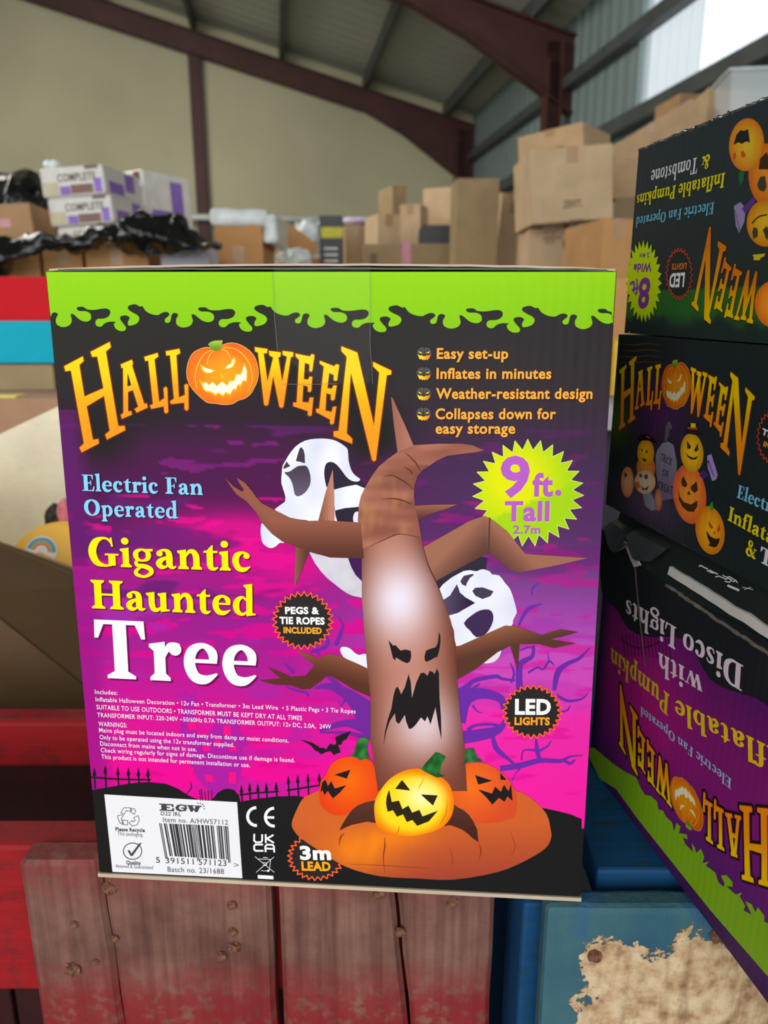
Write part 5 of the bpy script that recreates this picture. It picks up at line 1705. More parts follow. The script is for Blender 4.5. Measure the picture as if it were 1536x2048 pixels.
# peeling blue paint over bare timber
m, nt, b = new_mat('peeling_blue_board')
tc = nd(nt, 'ShaderNodeTexCoord')
sp = nd(nt, 'ShaderNodeSeparateXYZ')
nt.links.new(tc.outputs['Object'], sp.inputs[0])
g = noise_tex(nt, coords(nt, (70, 70, 9)), 1.0, 5, 0.65)
n = noise_tex(nt, coords(nt), 22, 7, 0.7)
n2 = noise_tex(nt, coords(nt), 60, 5, 0.6)
n3 = noise_tex(nt, coords(nt), 9, 3, 0.5)
wood = ramp(nt, n2, [(0.28, rgb(116, 84, 64)), (0.45, rgb(180, 148, 112)), (0.62, rgb(206, 184, 150)), (0.75, rgb(190, 134, 82))])
dk = ramp(nt, g, [(0.32, (0.66, 0.62, 0.58, 1)), (0.52, (1, 1, 1, 1))])
mx = nd(nt, 'ShaderNodeMix', data_type='RGBA', blend_type='MULTIPLY')
mx.inputs[0].default_value = 1.0
nt.links.new(wood, mx.inputs[6]); nt.links.new(dk, mx.inputs[7])
paint = ramp(nt, n3, [(0.35, rgb(4, 76, 140)), (0.5, rgb(58, 96, 104)), (0.7, rgb(28, 76, 104))])
# paint holds near the top edge and down the left arris
hz = mth(nt, 'MULTIPLY', mth(nt, 'SUBTRACT', sp.outputs[2], 1.150), 26.0)
hx = mth(nt, 'MULTIPLY', mth(nt, 'SUBTRACT', 0.146, sp.outputs[0]), 26.0)
hold = mth(nt, 'MAXIMUM', hz, hx)
fac = mth(nt, 'ADD', hold, mth(nt, 'MULTIPLY', mth(nt, 'SUBTRACT', n, 0.5), 3.4))
mask = ramp(nt, mth(nt, 'ADD', fac, 0.5), [(0.47, (0, 0, 0, 1)), (0.53, (1, 1, 1, 1))])
nt.links.new(mixc(nt, mask, mx.outputs[2], paint), b.inputs['Base Color'])
b.inputs['Roughness'].default_value = 0.75
b.inputs['Specular IOR Level'].default_value = 0.25
bump(nt, b, mth(nt, 'ADD', mth(nt, 'ADD', g, n2), mth(nt, 'MULTIPLY', mask, 0.8)), 0.7, 0.0025)
M_PEEL = m

TOP = 1.1762


def board(name, xs_l, xs_r, y0, y1, z0, z1, mat, parent, bev=0.004, n=26, wob=0.0012):
    """upright plank: left and right edges may follow curves over its height"""
    bm = bmesh.new()
    rows = []
    for i in range(n + 1):
        f = i / n
        z = z0 + (z1 - z0) * f
        e = bev * max(0, (f - 1 + bev * 1.6 / (z1 - z0)) / (bev * 1.6 / (z1 - z0))) if i == n else 0
        l = xs_l(z) + wob * noise.noise(Vector((z * 40, 1, 0)))
        r = xs_r(z) + wob * noise.noise(Vector((z * 40, 9, 0)))
        b_ = min(bev, (r - l) * .2)
        ring = [(l + b_, y0), (r - b_, y0), (r, y0 + b_), (r, y1 - b_), (r - b_, y1), (l + b_, y1), (l, y1 - b_), (l, y0 + b_)]
        if i == n:
            cx, cy = (l + r) / 2, (y0 + y1) / 2
            mid = [bm.verts.new((x, y, z - bev)) for x, y in ring]
            rows.append(mid)
            ring = [(cx + (x - cx) * (1 - bev / (r - l) * 1.4), cy + (y - cy) * (1 - bev / (y1 - y0) * 1.4)) for x, y in ring]
        rows.append([bm.verts.new((x, y, z)) for x, y in ring])
    for a, c in zip(rows, rows[1:]):
        for k in range(8): bm.faces.new((a[k], a[(k + 1) % 8], c[(k + 1) % 8], c[k]))
    bm.faces.new(rows[0][::-1]); bm.faces.new(rows[-1])
    return obj(name, bm, mat, parent)


red = empty('red_pallet', (0, 0, 0))
tag(red, 'worn red painted timber pallet standing on edge under the tree picture carton', 'pallet')
FY = 0.515
c = lambda v: (lambda z: v)


def planked(l, r, cracks):
    """one face plank, opened along its cracks"""
    edges = [c(l)] + [x for k in cracks for x in (k[0], k[1])] + [c(r)]
    for i in range(0, len(edges), 2):
        board('board', edges[i], edges[i + 1], FY, FY + .026, 0.0, TOP, M_REDWORN, red)


wig = lambda x0, k, s, w: (lambda z: x0 + (max(z, 0.95) - 1.1) * k + 0.0016 * noise.noise(Vector((z * 18, s, 0))) + w)
planked(-0.289, -0.0905, [(wig(-0.222, -0.03, 2, -.0004), wig(-0.222, -0.03, 2, .0003))])
planked(-0.0845, 0.089, [(wig(0.0135, -0.09, 5, -.0013), wig(0.0135, -0.09, 5, .0012))])
bm = bmesh.new(); add_box(bm, (-0.95, FY + .0275, 1.02), (0.088, FY + .062, TOP - .006), 0.005); obj('rail', bm, M_RED, red)
bm = bmesh.new(); add_box(bm, (-0.95, FY + .0275, 0.52), (0.088, FY + .062, 0.64), 0.005); obj('rail', bm, M_RED, red)
bm = bmesh.new(); add_box(bm, (-0.95, FY + .0275, 0.02), (0.088, FY + .062, 0.14), 0.005); obj('rail', bm, M_RED, red)
bm = bmesh.new(); add_box(bm, (-0.95, 0.752, 1.105), (0.088, 0.785, TOP - .015), 0.005); obj('rail', bm, M_RED, red)
bm = bmesh.new(); add_box(bm, (-0.95, 0.752, 0.02), (0.088, 0.785, 0.14), 0.005); obj('rail', bm, M_RED, red)
for x in (-0.93, -0.70, -0.47, -0.24, -0.03):
    bm = bmesh.new(); add_box(bm, (x, 0.787, 0.0), (x + .225 if x < -0.1 else 0.088, 0.808, 1.12), 0.003); obj('back_board', bm, M_REDSHADE, red)
for x in (-0.94, -0.40, 0.05):
    bm = bmesh.new(); add_box(bm, (x, FY + .063, 0.0), (x + .038, 0.7515, 0.14), 0.003); obj('bearer', bm, M_REDSHADE, red)


def nail(px, py, r, parent, Y=FY, seed=0, flat=0.7):
    p = at(px, py, Y)
    bm = bmesh.new()
    bmesh.ops.create_icosphere(bm, subdivisions=3, radius=1.0)
    for v in bm.verts:
        d = noise.noise_vector(v.co * 1.6 + Vector((seed * 3.1, seed, 0))) * 0.38
        v.co = Vector((v.co.x, v.co.y * flat, v.co.z)) + d
        v.co *= r
    o = obj('nail', bm, M_RUST, parent)
    o.location = p + Vector((0, -r * flat * 0.25, 0))
    return o


for i, (px, py, r) in enumerate(((149, 1848, .0032), (145, 1937, .0062), (192, 1923, .0029), (231, 1875, .0033), (220, 1776, .0058), (465, 1809, .0040), (466, 1862, .0038), (445, 1910, .0041), (468, 1893, .0052), (757, 1785, .0046), (800, 1862, .0042), (905, 1806, .0056))):
    nail(px, py, r, red, seed=i, flat=0.25 if i in (4, 11) else 0.7)

blue = empty('blue_pallet', (0, 0, 0))
tag(blue, 'blue painted timber pallet with peeling front board under the stacked black cartons', 'pallet')
BY = 0.466
bm = bmesh.new()
add_box(bm, (0.1185, BY, 0.0), (0.62, BY + .0205, 1.1775), 0.005)
bmesh.ops.subdivide_edges(bm, edges=[e for e in bm.edges if e.calc_length() > .1], cuts=24, use_grid_fill=True)
for v in bm.verts: v.co.y += 0.0016 * noise.noise(v.co * 22)
obj('front_board', bm, M_PEEL, blue)
bm = bmesh.new(); add_box(bm, (0.163, BY + .031, TOP - .022), (0.62, 0.80, 1.184), 0.003); obj('deck_board', bm, M_BLUE, blue)
bm = bmesh.new(); add_box(bm, (0.108, BY + .0315, 0.0), (0.15, BY + .10, TOP - .0225), 0.004); obj('post', bm, M_BLUE, blue)
bm = bmesh.new(); add_box(bm, (0.56, BY + .0315, 0.0), (0.61, BY + .10, TOP - .0225), 0.004); obj('post', bm, M_BLUE, blue)
bm = bmesh.new(); add_box(bm, (0.1, 0.74, 0.0), (0.15, 0.79, TOP - .0225), 0.004); obj('post', bm, M_BLUE, blue)
bm = bmesh.new(); add_box(bm, (0.56, 0.74, 0.0), (0.61, 0.79, TOP - .0225), 0.004); obj('post', bm, M_BLUE, blue)
nail(1188, 1910, .0048, blue, BY, 31)
nail(1437, 1868, .0066, blue, BY, 33, 0.3)

# ================================================================== stock piled behind
M_BOX = [cardboard('brown_carton_board', rgb(196, 162, 122)), cardboard('pale_carton_board', rgb(206, 176, 138)), cardboard('tan_carton_board', rgb(182, 142, 100)),
         cardboard('olive_carton_board', rgb(160, 136, 98)), cardboard('orange_carton_board', rgb(196, 144, 88))]
M_PTAPE = plain('brown_parcel_tape', rgb(176, 138, 98), 0.35, 0, 0.5, 0.04)
M_PRINT = plain('grey_carton_print', rgb(116, 100, 82), 0.7, 0, 0.3, 0.04)
M_POLY = None
m, nt, b = new_mat('black_polythene')
b.inputs['Base Color'].default_value = rgb(9, 11, 12)
b.inputs['Roughness'].default_value = 0.16
b.inputs['Specular IOR Level'].default_value = 0.5
bump(nt, b, noise_tex(nt, coords(nt), 20, 4, 0.55), 0.6, 0.02)
M_POLY = m
m, nt, b = new_mat('white_polythene')
nt.links.new(ramp(nt, noise_tex(nt, coords(nt), 14, 4), [(0.3, rgb(196, 206, 206)), (0.7, rgb(236, 242, 242))]), b.inputs['Base Color'])
b.inputs['Roughness'].default_value = 0.22
bump(nt, b, noise_tex(nt, coords(nt), 24, 5), 0.8, 0.012)
M_FILM = m


def front_box(name, l, r, t, bt, Y, depth, yaw=0.0, roll=0.0, mat=0, label=None, cat='carton', group='cartons in the stock pile', down=None, tape=True, prints=None, pitch=0.0, mats=None):
    """carton whose front face spans the given view of it at distance Y; down drops its base to a height"""
    cx, cy = (l + r) / 2, (t + bt) / 2
    p = at(cx, cy, Y)
    k = (p - CAM).y / ray(cx, cy).y / F
    w, h = (r - l) * k / max(0.3, math.cos(yaw)), (bt - t) * k * 1.02
    zt, zb = h / 2, -h / 2
    if down is not None: zb = down - p.z
    root = empty(name, (0, 0, 0), (pitch, roll, yaw))
    root.location = p + root.rotation_euler.to_matrix() @ Vector((0, 0, zb))
    tag(root, label, cat, group)
    zt -= zb
    M = mats or M_BOX[mat]
    bm = bmesh.new()
    add_box(bm, (-w / 2, 0, 0), (w / 2, depth, zt), min(w, zt) * 0.012)
    obj('carton_body', bm, M, root)
    if tape:
        bm = bmesh.new()
        tw = 0.024
        zl = zt - min(zt * .22, .07)
        add_box(bm, (-tw, -0.0012, zl), (tw, depth + .0012, zt + .0012))
        obj('parcel_tape', bm, M_PTAPE, root)
    if prints:
        vs, fs = [], []
        for kind, x0, z0, x1, z1, s in prints:
            q = len(vs)
            if kind == 'bar':
                vs += [(x0 * w, -.0015, z0 * h), (x1 * w, -.0015, z0 * h), (x1 * w, -.0015, z1 * h), (x0 * w, -.0015, z1 * h)]
                fs.append((q, q + 1, q + 2, q + 3))
            else:
                tv, tf, xa, xb, ch = sans_mesh(s, 0.03)
                for x, y in tv: vs.append(((x0 + (x1 - x0) * (x - xa) / (xb - xa)) * w, -.0015, (z0 + (z1 - z0) * y / ch) * h))
                fs += [tuple(q + i for i in f) for f in tf]
        me = bpy.data.meshes.new('printed_marks')
        off = zt - h
        me.from_pydata([(x, y, z + off) for x, y, z in vs], [], fs)
        me.materials.append(M_PRINT)
        o = link('printed_marks', me, root)
        o['kind'] = 'stuff'
    return root


S = STAGE
# far row, right of centre
front_box('carton', 785, 812, 380, 560, 6.6, .34, 0.35, 0, 3, 'small brown carton standing on end at the back left of the right-hand carton heap', down=S)
wb = front_box('carton', 846, 905, 384, 560, 6.2, .4, -0.5, 0, 1, 'brown carton with white film over its top behind the tall plain carton', down=S, tape=False)
bm = bmesh.new(); add_box(bm, (-.19, -.02, .0), (.19, .42, .06), .02); roughen(bm, .012, 9, 1, 3)
for v in bm.verts: v.co.z += 0.74
o = obj('plastic_film', bm, M_FILM, wb, True)
o['label'] = 'white film draped over the carton top'
front_box('carton', 800, 840, 415, 560, 5.95, .22, -0.3, 0, 1, 'small pale carton leaning over beside the long low carton', down=S)
front_box('carton', 690, 733, 455, 560, 5.45, .35, 0.1, 0, 0, 'upright brown carton just right of the black display box', down=S)
front_box('carton', 739, 786, 458, 560, 5.5, .32, -0.15, 0, 0, 'brown carton with red and white sticker behind the long low carton', down=S)
front_box('carton', 756, 800, 434, 560, 5.05, .25, 0.35, 0, 1, 'pale carton with bright corner right above the long low carton', down=S)
lc = front_box('carton', 726, 903, 490, 560, 4.6, .35, -0.06, 0, 3, 'long low carton with barcode printing just behind the green edged carton', down=S, tape=False,
               prints=[('bar', -.42, .1, -.34, .75, '')] + [('bar', -.2 + i * .06, -.3, -.18 + i * .06, .3, '') for i in range(11)])
bm = bmesh.new(); add_box(bm, (-.03, -.0016, .42), (.02, -.0004, .70)); obj('pink_sticker', bm, plain('pink_sticker', rgb(206, 130, 150), .5), lc)['label'] = 'pink sticker'
front_box('open_crate', 842, 912, 452, 500, 5.0, .35, 0.0, 0, 0, 'dark plastic crate half hidden behind the long low carton', 'crate', None, down=S, tape=False, mats=plain('dark_grey_crate', rgb(52, 58, 60), .5))
front_box('carton', 912, 996, 366, 560, 4.2, .26, 0.04, 0, 3, 'tall plain brown carton standing left of the leaning pale carton', down=S, tape=False)
front_box('carton', 994, 1046, 408, 560, 4.62, .25, 0.2, 0.09, 1, 'pale carton leaning right between the tall carton and printed cartons', down=S)
front_box('carton', 1002, 1040, 388, 420, 5.3, .3, 0.6, 0, 0, 'small brown carton peeping over the leaning pale carton', down=S)
ZP = [('txt', -.12, .19, .12, .29, 'ZENYT.'), ('bar', -.38, -.02, -.16, .0, ''), ('bar', -.38, -.07, -.12, -.05, ''), ('bar', -.38, -.12, -.18, -.10, ''), ('bar', -.38, -.22, -.14, -.20, ''), ('bar', -.04, .0, .14, .02, ''),
      ('bar', -.04, -.06, .2, -.04, ''), ('bar', -.04, -.12, .1, -.1, ''), ('bar', -.04, -.18, .16, -.16, ''), ('bar', .28, -.16, .42, -.10, '')]
front_box('carton', 1056, 1140, 461, 560, 3.75, .4, -0.03, 0, 1, 'lower printed carton under the big printed carton', down=S, prints=[('txt', -.0, .0, .38, .12, 'ZENYT.')])
big = front_box('carton', 1064, 1226, 300, 437, 3.6, .42, 0.02, -0.075, 1, 'big pale carton printed with dark lettering, tilted on the heap', prints=ZP)
front_box('carton', 1042, 1064, 332, 452, 4.25, .2, -0.1, 0, 3, 'brown carton edge showing left of the big printed carton', down=None, tape=False)
front_box('carton', 1043, 1156, 262, 312, 3.95, .36, -0.62, -0.1, 0, 'pale carton on top of the big printed carton, highest of the heap', prints=[('bar', -.2, -.1, .2, -.07, ''), ('bar', -.2, .28, .2, .31, ''), ('bar', -.2, -.1, -.19, .3, ''), ('bar', .19, -.1, .2, .3, ''), ('txt', -.15, .02, .15, .2, 'ZENYT.')])
front_box('carton', 1196, 1262, 448, 700, 2.9, .4, 0.12, 0.02, 4, 'orange brown carton standing right of the black bag', down=S)
front_box('carton', 1136, 1168, 536, 560, 3.38, .3, 0, 0, 4, 'small brown carton below the black bag', down=S)
# slope of cartons below the side window
front_box('carton', 1228, 1300, 318, 392, 4.2, .4, -0.35, 0, 0, 'dull brown carton half hidden behind the topmost black carton', down=None, tape=False)
front_box('carton', 1236, 1400, 245, 330, 4.9, .5, -0.3, -0.5, 0, 'long carton sliding down the heap below the bright side window', down=None)
front_box('carton', 1412, 1482, 182, 320, 5.4, .5, -0.1, 0, 1, 'pale carton at the heap top beside the clear tub', down=None, tape=False)
front_box('carton', 1352, 1416, 196, 330, 6.1, .4, 0.1, 0, 2, 'shadowed brown carton left of the heap top carton', down=None, tape=False)
front_box('carton', 1230, 1295, 399, 480, 4.2, .45, -.35, 0, 3, 'dark brown carton behind the big printed carton', down=S, tape=False)
# clear storage tub
p = at(1515, 180, 4.6)
tub = empty('storage_tub', (p.x, p.y, p.z - .1), (0, 0, -.15))
tag(tub, 'clear plastic storage tub on the heap at upper right', 'tub')
m, nt, b = new_mat('clear_plastic')
b.inputs['Base Color'].default_value = (0.86, 0.92, 0.94, 1)
b.inputs['Roughness'].default_value = 0.2
b.inputs['Alpha'].default_value = 0.5
M_CLEAR = m
bm = bmesh.new()
A = [bm.verts.new((x, y, 0)) for x, y in ((-.13, 0), (.25, 0), (.25, .3), (-.13, .3))]
B = [bm.verts.new((x, y, .19)) for x, y in ((-.15, -.02), (.27, -.02), (.27, .32), (-.15, .32))]
bm.faces.new(A[::-1])
for i in range(4): bm.faces.new((A[i], A[(i + 1) % 4], B[(i + 1) % 4], B[i]))
obj('tub_body', bm, M_CLEAR, tub)
bm = bmesh.new(); add_box(bm, (-.165, -.035, .19), (.285, .335, .208), .006); obj('lid', bm, plain('clouded_lid', rgb(206, 220, 222), .3), tub)


# ---- black polythene
def polythene(name, spine, label, Y, thick, group=None, seed=0.0, amp=0.5):
    """crumpled sheet: (x, top, bottom) in the view along its length"""
    q = smooth(spine, 6, False)
    bm = bmesh.new()
    rows, n = [], 18
    for i, (x, t, b_) in enumerate(q):
        pt, pb = at(x, t, Y), at(x, b_, Y)
        c, hh = (pt + pb) / 2, (pt - pb).z / 2
        ring = []
        for k in range(n):
            a = 2 * math.pi * k / n
            v = Vector((0, -math.cos(a) * thick, math.sin(a) * hh))
            w = c + v
            w += noise.noise_vector(Vector((w.x * 9 + seed, w.y * 9, w.z * 14))) * thick * amp * .5
            w += noise.noise_vector(Vector((w.x * 24 + seed, w.y * 24, w.z * 30))) * thick * amp * .25
            ring.append(bm.verts.new(w))
        rows.append(ring)
    for A, B in zip(rows, rows[1:]):
        for k in range(n): bm.faces.new((A[k], A[(k + 1) % n], B[(k + 1) % n], B[k]))
    bm.faces.new(rows[0][::-1]); bm.faces.new(rows[-1])
    o = obj(name, bm, M_POLY, None, True)
    return tag(o, label, 'plastic sheet' if 'sheet' in name else 'bag', group)


polythene('black_plastic_sheet', [(-60, 480, 560), (0, 482, 540), (60, 478, 518), (120, 474, 498), (190, 462, 492), (250, 448, 497), (290, 432, 500), (330, 430, 500), (370, 446, 496), (425, 482, 498)], 'crumpled shiny black plastic sheet draped over the cartons at left', 2.97, .06, amp=1.6)
polythene('black_plastic_bale', [(-60, 350, 470), (0, 352, 480), (30, 348, 490), (70, 346, 500), (100, 372, 500), (112, 420, 480)], 'black plastic wrapped bale behind the small carton at far left', 3.8, .2, seed=4, amp=.6)
polythene('black_bag', [(1138, 470, 500), (1150, 452, 520), (1180, 462, 522), (1202, 480, 510)], 'black plastic bag wedged beside the lower printed carton', 3.4, .06, seed=9, amp=.8)
# cartons under the sheet
front_box('carton', -70, 62, 412, 486, 3.12, .3, 0.1, -0.06, 2, 'brown carton with pink sticker at the far left edge', tape=False)
bm = bmesh.new(); add_box(bm, (-.01, -.003, .06), (.05, -.001, .09)); obj('pink_sticker', bm, plain('faded_pink_sticker', rgb(214, 150, 150), .5), bpy.data.objects['carton.021'])['label'] = 'pink sticker'
front_box('carton', -60, 84, 505, 640, 3.12, .3, 0, 0, 4, 'brown carton at far left under the black sheet', down=S)
front_box('carton', 89, 167, 494, 600, 3.12, .3, 0, 0, 4, 'brown carton under the sheet, just above the lime corner', down=S)
front_box('carton', 174, 298, 496, 600, 3.12, .3, 0.02, 0, 4, 'brown carton with dark lettering under the middle of the sheet', down=S, prints=[('txt', -.22, .05, .1, .14, 'FRAGILE')] if False else [('bar', -.22, .28, .1, .34, '')])
front_box('white_carton', 324, 420, 496, 600, 3.12, .18, 0, 0, 0, 'white carton right of the brown ones under the sheet', 'carton', None, down=S, tape=False, mats=cardboard('white_carton_board', rgb(214, 210, 218)))
front_box('carton', 428, 528, 496, 600, 3.4, .35, 0, 0, 4, 'brown carton under the film wrapped carton', down=S)
fw = front_box('carton', 430, 524, 432, 490, 3.45, .4, 0.0, 0, 4, 'brown carton wrapped in white plastic film, left of the tilted carton', down=None, tape=False)
p = fw.location
bm = bmesh.new()
add_box(bm, (-.116, -.014, .08), (.128, .41, .148), .018)
add_box(bm, (.104, -.012, .006), (.165, .41, .13), .018)
roughen(bm, .009, 14, 2, 3)
o = obj('plastic_film', bm, M_FILM, fw, True)
o['label'] = 'crumpled white film over the carton'
front_box('carton', 548, 632, 462, 510, 4.2, .3, 0.15, 0.62, 4, 'orange brown carton tilted on its corner above the white bag', down=None, tape=False)
front_box('carton', 590, 650, 538, 600, 4.2, .3, 0, 0, 4, 'brown carton under the tilted carton', down=S)


def bag(name, px, py, Y, rx_, rz, label, mat, seed, cat='bag', amp=.35):
    p = at(px, py, Y)
    bm = bmesh.new()
    bmesh.ops.create_icosphere(bm, subdivisions=4, radius=1)
    for v in bm.verts:
        v.co = Vector((v.co.x * rx_, v.co.y * rx_ * .8, v.co.z * rz)) + noise.noise_vector(v.co * 2.4 + Vector((seed, 0, 0))) * rz * amp
    o = obj(name, bm, mat, None, True)
    o.location = p
    return tag(o, label, cat)


bag('white_plastic_bag', 588, 522, 3.95, .085, .06, 'white plastic bag right of the film wrapped carton', M_FILM, 3)
bag('white_plastic_bag', 622, 474, 5.2, .11, .105, 'white plastic bag behind the tilted carton', M_FILM, 7)
front_box('carton', 596, 646, 518, 560, 5.1, .25, 0, 0, 2, 'brown carton under the white bag left of the black display box', down=S)
bag('yellow_packet', 566, 552, 3.85, .08, .025, 'yellow packet below the white plastic bag', plain('yellow_wrapper', rgb(226, 204, 40), .4), 5, 'packet')
# black display box with yellow lettering
dbx = front_box('display_box', 640, 684, 438, 600, 4.8, .2, 0, 0, 0, 'black printed box with yellow lettering in the middle of the pile', 'box', None, down=S, tape=False, mats=plain('black_display_card', rgb(58, 58, 62), .5))
ztop = at(662, 438, 4.8).z - S
bm = bmesh.new(); add_box(bm, (-.055, -.003, ztop - .105), (.07, -.001, ztop - .045)); obj('yellow_lettering', bm, plain('yellow_print', rgb(206, 200, 30), .5), dbx)
bm = bmesh.new()
for i in range(5): add_box(bm, (-.04, -.003, ztop - .17 - i * .035), (.04, -.001, ztop - .158 - i * .035))
obj('printed_lines', bm, M_FILM, dbx)['kind'] = 'stuff'
bag('pale_packet', 715, 443, 5.6, .12, .03, 'pale lilac packet lying on the upright brown carton', plain('lilac_wrapper', rgb(206, 196, 220), .4), 8, 'packet')

# ---- shrink-wrapped white and purple packs
M_PACK = plain('white_glossy_pack', rgb(226, 222, 216), .3, 0, .5, .04)
M_PURPLE = plain('purple_print', rgb(142, 108, 196), .35)
M_BROWN = plain('brown_print', rgb(128, 92, 76), .35)
M_CREAM = plain('cream_print', rgb(206, 196, 164), .35)


def pack(l, r, t, bt, Y, yaw, label, depth=.34, ext=0.0):
    cx, cy = (l + r) / 2, (t + bt) / 2
    p = at(cx, cy, Y)
    k = (p - CAM).y / ray(cx, cy).y / F
    w, h = (r - l) * k / math.cos(yaw), (bt - t) * k
    root = empty('wrapped_pack', (p.x, p.y, p.z - h / 2), (0, -0.05, yaw))
    tag(root, label, 'pack', 'white and purple shrink-wrapped packs')
    bm = bmesh.new(); add_box(bm, (-w / 2, 0, -ext), (w / 2, depth, h), .012, 0, None, 3); obj('pack_body', bm, M_PACK, root)
    X = lambda a: -w / 2 + w * a
    for nm, mt, x0, x1, z0, z1 in (('cream_panel', M_CREAM, .03, .28, .06, .5), ('purple_panel', M_PURPLE, .30, .46, .06, .34), ('purple_panel', M_PURPLE, .84, .96, .08, .55), ('picture_panel', M_BROWN, .47, .82, .08, .38), ('maroon_panel', M_BROWN, .72, .93, .86, .98)):
        bm = bmesh.new(); add_box(bm, (X(x0), -.0012, h * z0), (X(x1), -.0004, h * z1)); obj(nm, bm, mt, root)
    bm = bmesh.new(); add_box(bm, (w / 2 + .0004, .04, h * .1), (w / 2 + .0012, depth * .5, h * .5)); add_box(bm, (w / 2 + .0004, depth * .55, h * .3), (w / 2 + .0012, depth * .8, h * .9)); obj('purple_panel', bm, M_PURPLE, root)
    vs, fs, xa, xb, ch = sans_mesh('COMPLETE', 0.02)
    me = bpy.data.meshes.new('lettering')
    me.from_pydata([(X(.28 + .6 * (x - xa) / (xb - xa)), -.0016, h * (.5 + .26 * y / ch)) for x, y in vs], [], fs)
    me.materials.append(M_PRINT)
    link('lettering', me, root)['kind'] = 'stuff'
    return root


pack(78, 212, 334, 390, 3.2, -0.12, 'white and purple wrapped pack, upper of the two on the black sheet')
pack(94, 228, 394, 448, 3.2, -0.12, 'white and purple wrapped pack, second from the top on the black sheet')
pack(112, 238, 452, 489, 3.2, -0.12, 'white wrapped pack at the bottom of the stack, half under the sheet')
pack(226, 300, 348, 493, 3.62, -0.5, 'wrapped pack showing its side behind the right of the stack', .3, at(262, 493, 3.62).z - S)
bag('crumpled_wrapper', 105, 331, 3.28, .035, .02, 'scrap of clear wrapper on top of the highest pack', M_FILM, 12, 'wrapper')

# ================================================================== nearer boxes at the left
M_CARTON_D = cardboard('shaded_carton_board', rgb(98, 72, 42))  # the open carton's shade is put into this darker board colour
q = at(45, 683, 2.05)
for nm, t, bt, col, lab in (('red_box', 556, 640, (204, 4, 26), 'bright red box on the cyan box at the left edge'), ('cyan_box', 644, 725, (0, 172, 196), 'bright cyan box under the red box at the left edge')):
    front_box(nm, -110, 118, t, bt, 2.05, .26, 0, 0, 0, lab, 'box', None, tape=False, mats=plain(nm + '_gloss', rgb(*col), .5, 0, .15, .02))
front_box('carton', -110, 120, 734, 1000, 2.05, .3, 0, 0, 0, 'grey brown carton under the cyan box', 'carton', None, tape=False, mats=cardboard('grey_brown_board', rgb(166, 144, 106)), down=0.0)
front_box('carton', -120, 140, 800, 1000, 1.7, .2, 0, 0, 2, 'pinkish brown carton behind the tall cream flap', 'carton', None, tape=False, mats=cardboard('pink_brown_board', rgb(182, 140, 108)), down=0.0)
bm = bmesh.new(); add_box(bm, (0, 0, 0), (.06, .05, .006), .002)
o = obj('yellow_card', bm, plain('yellow_card', rgb(240, 226, 60), .4))
o.location = at(-22, 798, 1.72)
tag(o, 'yellow card lying on the pinkish brown carton', 'card')
# large open carton with a cream liner
M_LINERC = cardboard('cream_liner_board', rgb(250, 236, 206), .6)
oc = empty('open_carton', (-0.52, 1.05, 0))
tag(oc, 'large open brown carton with tall cream inner flap at left', 'carton')


def slab(name, pts, th, mats, parent, nrm):
    """board panel with printed outside and cream inside"""
    bm = bmesh.new()
    o = parent.location
    A = [bm.verts.new(Vector(p) - o) for p in pts]
    B = [bm.verts.new(Vector(p) - o + Vector(nrm) * th) for p in pts]
    f = bm.faces.new(A); f.material_index = 0
    f = bm.faces.new(B[::-1]); f.material_index = 1
    n = len(pts)
    for i in range(n):
        f = bm.faces.new((A[i], B[i], B[(i + 1) % n], A[(i + 1) % n]))
        f.material_index = 2
    return obj(name, bm, mats, parent)


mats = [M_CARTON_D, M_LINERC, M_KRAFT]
tl, tr_ = at(-130, 1040, 0.98), at(215, 1160, 0.98)
LFT = -0.86
zl = tl.z + (tl.z - tr_.z) / (tr_.x - tl.x) * (tl.x - LFT)
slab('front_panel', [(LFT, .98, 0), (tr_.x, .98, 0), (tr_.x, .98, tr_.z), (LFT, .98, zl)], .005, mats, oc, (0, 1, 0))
q0, q1, q2 = at(0, 868, 1.42), at(118, 812, 1.42), at(220, 770, 1.42)
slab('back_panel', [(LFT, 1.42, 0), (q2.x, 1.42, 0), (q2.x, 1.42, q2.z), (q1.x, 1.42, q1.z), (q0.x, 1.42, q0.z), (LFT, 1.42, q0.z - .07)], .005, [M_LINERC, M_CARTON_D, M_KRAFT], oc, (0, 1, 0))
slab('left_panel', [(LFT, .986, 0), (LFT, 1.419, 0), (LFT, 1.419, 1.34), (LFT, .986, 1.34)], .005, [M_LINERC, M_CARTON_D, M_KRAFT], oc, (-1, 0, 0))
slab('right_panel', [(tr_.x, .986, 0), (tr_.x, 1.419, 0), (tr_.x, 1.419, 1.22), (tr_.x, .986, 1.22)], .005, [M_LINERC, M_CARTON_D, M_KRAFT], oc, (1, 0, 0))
f0, f1_, f2_, f3_ = at(-60, 1062, 0.975), at(200, 1166, 0.975), at(190, 1390, .84), at(-60, 1190, .84)
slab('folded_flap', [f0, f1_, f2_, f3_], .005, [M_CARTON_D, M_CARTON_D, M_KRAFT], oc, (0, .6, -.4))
bm = bmesh.new(); add_box(bm, (LFT + .008, .99, 0), (tr_.x - .008, 1.415, 1.12)); bm2 = bm
for v in bm.verts: v.co -= oc.location
obj('packed_contents', bm, M_LINERC, oc)
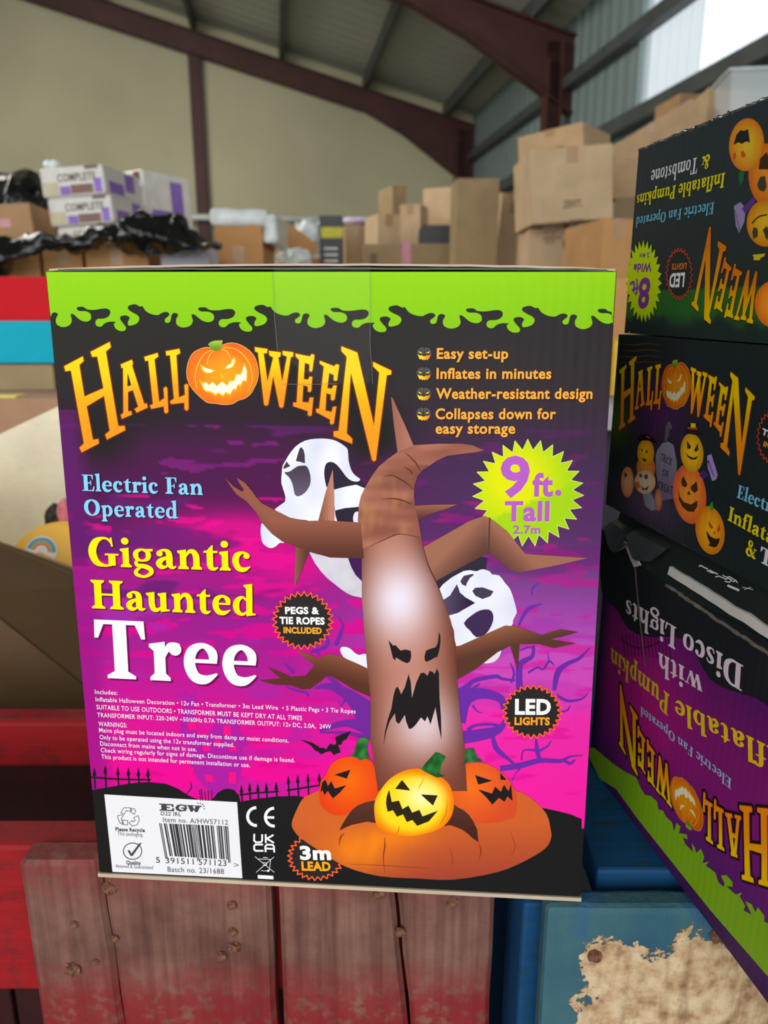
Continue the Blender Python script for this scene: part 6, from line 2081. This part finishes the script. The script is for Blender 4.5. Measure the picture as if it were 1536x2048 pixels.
# round yellow tub lying tilted towards the opening, rainbow sticker on its lid
p = at(112, 1148, 1.12)
yt = empty('yellow_tub', (p.x, p.y, p.z), (math.radians(62), 0, 0))
tag(yt, 'round yellow tub with rainbow sticker tilted inside the open carton', 'tub')
bm = bmesh.new()
bmesh.ops.create_cone(bm, cap_ends=True, segments=64, radius1=.078, radius2=.084, depth=.13, matrix=Matrix.Translation((0, 0, -.065)))
bmesh.ops.bevel(bm, geom=[e for e in bm.edges if all(v.co.z > -.01 for v in e.verts)], offset=.006, segments=3, affect='EDGES')
obj('tub_body', bm, plain('yellow_plastic', rgb(240, 182, 6), .35, 0, .5, .03), yt)
M_W = plain('white_sticker', rgb(236, 234, 236), .4)


def arcband(bm, r0, r1, a0, a1, cx, cy, z, rot, n=16):
    rows = []
    for i in range(n + 1):
        a = a0 + (a1 - a0) * i / n + rot
        rows.append([bm.verts.new((cx + math.cos(a) * r, cy + math.sin(a) * r, z)) for r in (r0, r1)])
    for A, B in zip(rows, rows[1:]): bm.faces.new((A[0], B[0], B[1], A[1]))


SX, SY = -.026, .034
bm = bmesh.new(); arcband(bm, 0.0005, .025, -.3, math.pi + .3, SX, SY, .0012, -.15); obj('sticker', bm, M_W, yt)['label'] = 'white sticker'
for i, (nm, col) in enumerate((('blue', (70, 110, 190)), ('cyan', (60, 170, 210)), ('green', (90, 180, 70)), ('orange', (240, 150, 30)), ('red', (226, 60, 40)))):
    bm = bmesh.new(); arcband(bm, .0205 - i * .0024, .0228 - i * .0024, .1, math.pi - .1, SX, SY, .0018, -.15); obj('rainbow_band', bm, plain(nm + '_ink', rgb(*col), .4), yt)['label'] = nm + ' rainbow band'
bag('dark_toy', 112, 1040, 1.3, .018, .03, 'small dark object behind the yellow tub', plain('dark_plastic', rgb(40, 40, 36), .5), 15, 'item', .15)
bag('pink_packet', 132, 1030, 1.28, .014, .03, 'small pink packet behind the yellow tub', plain('pink_plastic', rgb(226, 130, 140), .5), 17, 'packet', .12)

# ================================================================== goods glimpsed between the two stacks
front_box('yellow_carton', 1225, 1290, 684, 790, 1.35, .2, 0, 0, 0, 'yellow carton glimpsed between the tree carton and the stack', 'carton', None, tape=False, mats=plain('yellow_carton_gloss', rgb(236, 190, 20), .35), down=None)
front_box('carton', 1212, 1300, 560, 683, 1.5, .2, 0, 0, 4, 'tan carton above the yellow carton between the two stacks', 'carton', None, tape=False, down=None)
front_box('white_carton', 1205, 1290, 792, 860, 1.4, .2, 0, 0, 0, 'white and pink carton under the yellow carton', 'carton', None, tape=False, mats=plain('white_pink_card', rgb(214, 196, 208), .45), down=None)
front_box('grey_carton', 1195, 1290, 862, 1300, 1.45, .25, 0, 0, 0, 'dark grey carton at the bottom of the gap between the stacks', 'carton', None, tape=False, mats=cardboard('grey_carton_board', rgb(66, 66, 74)), down=0.0)
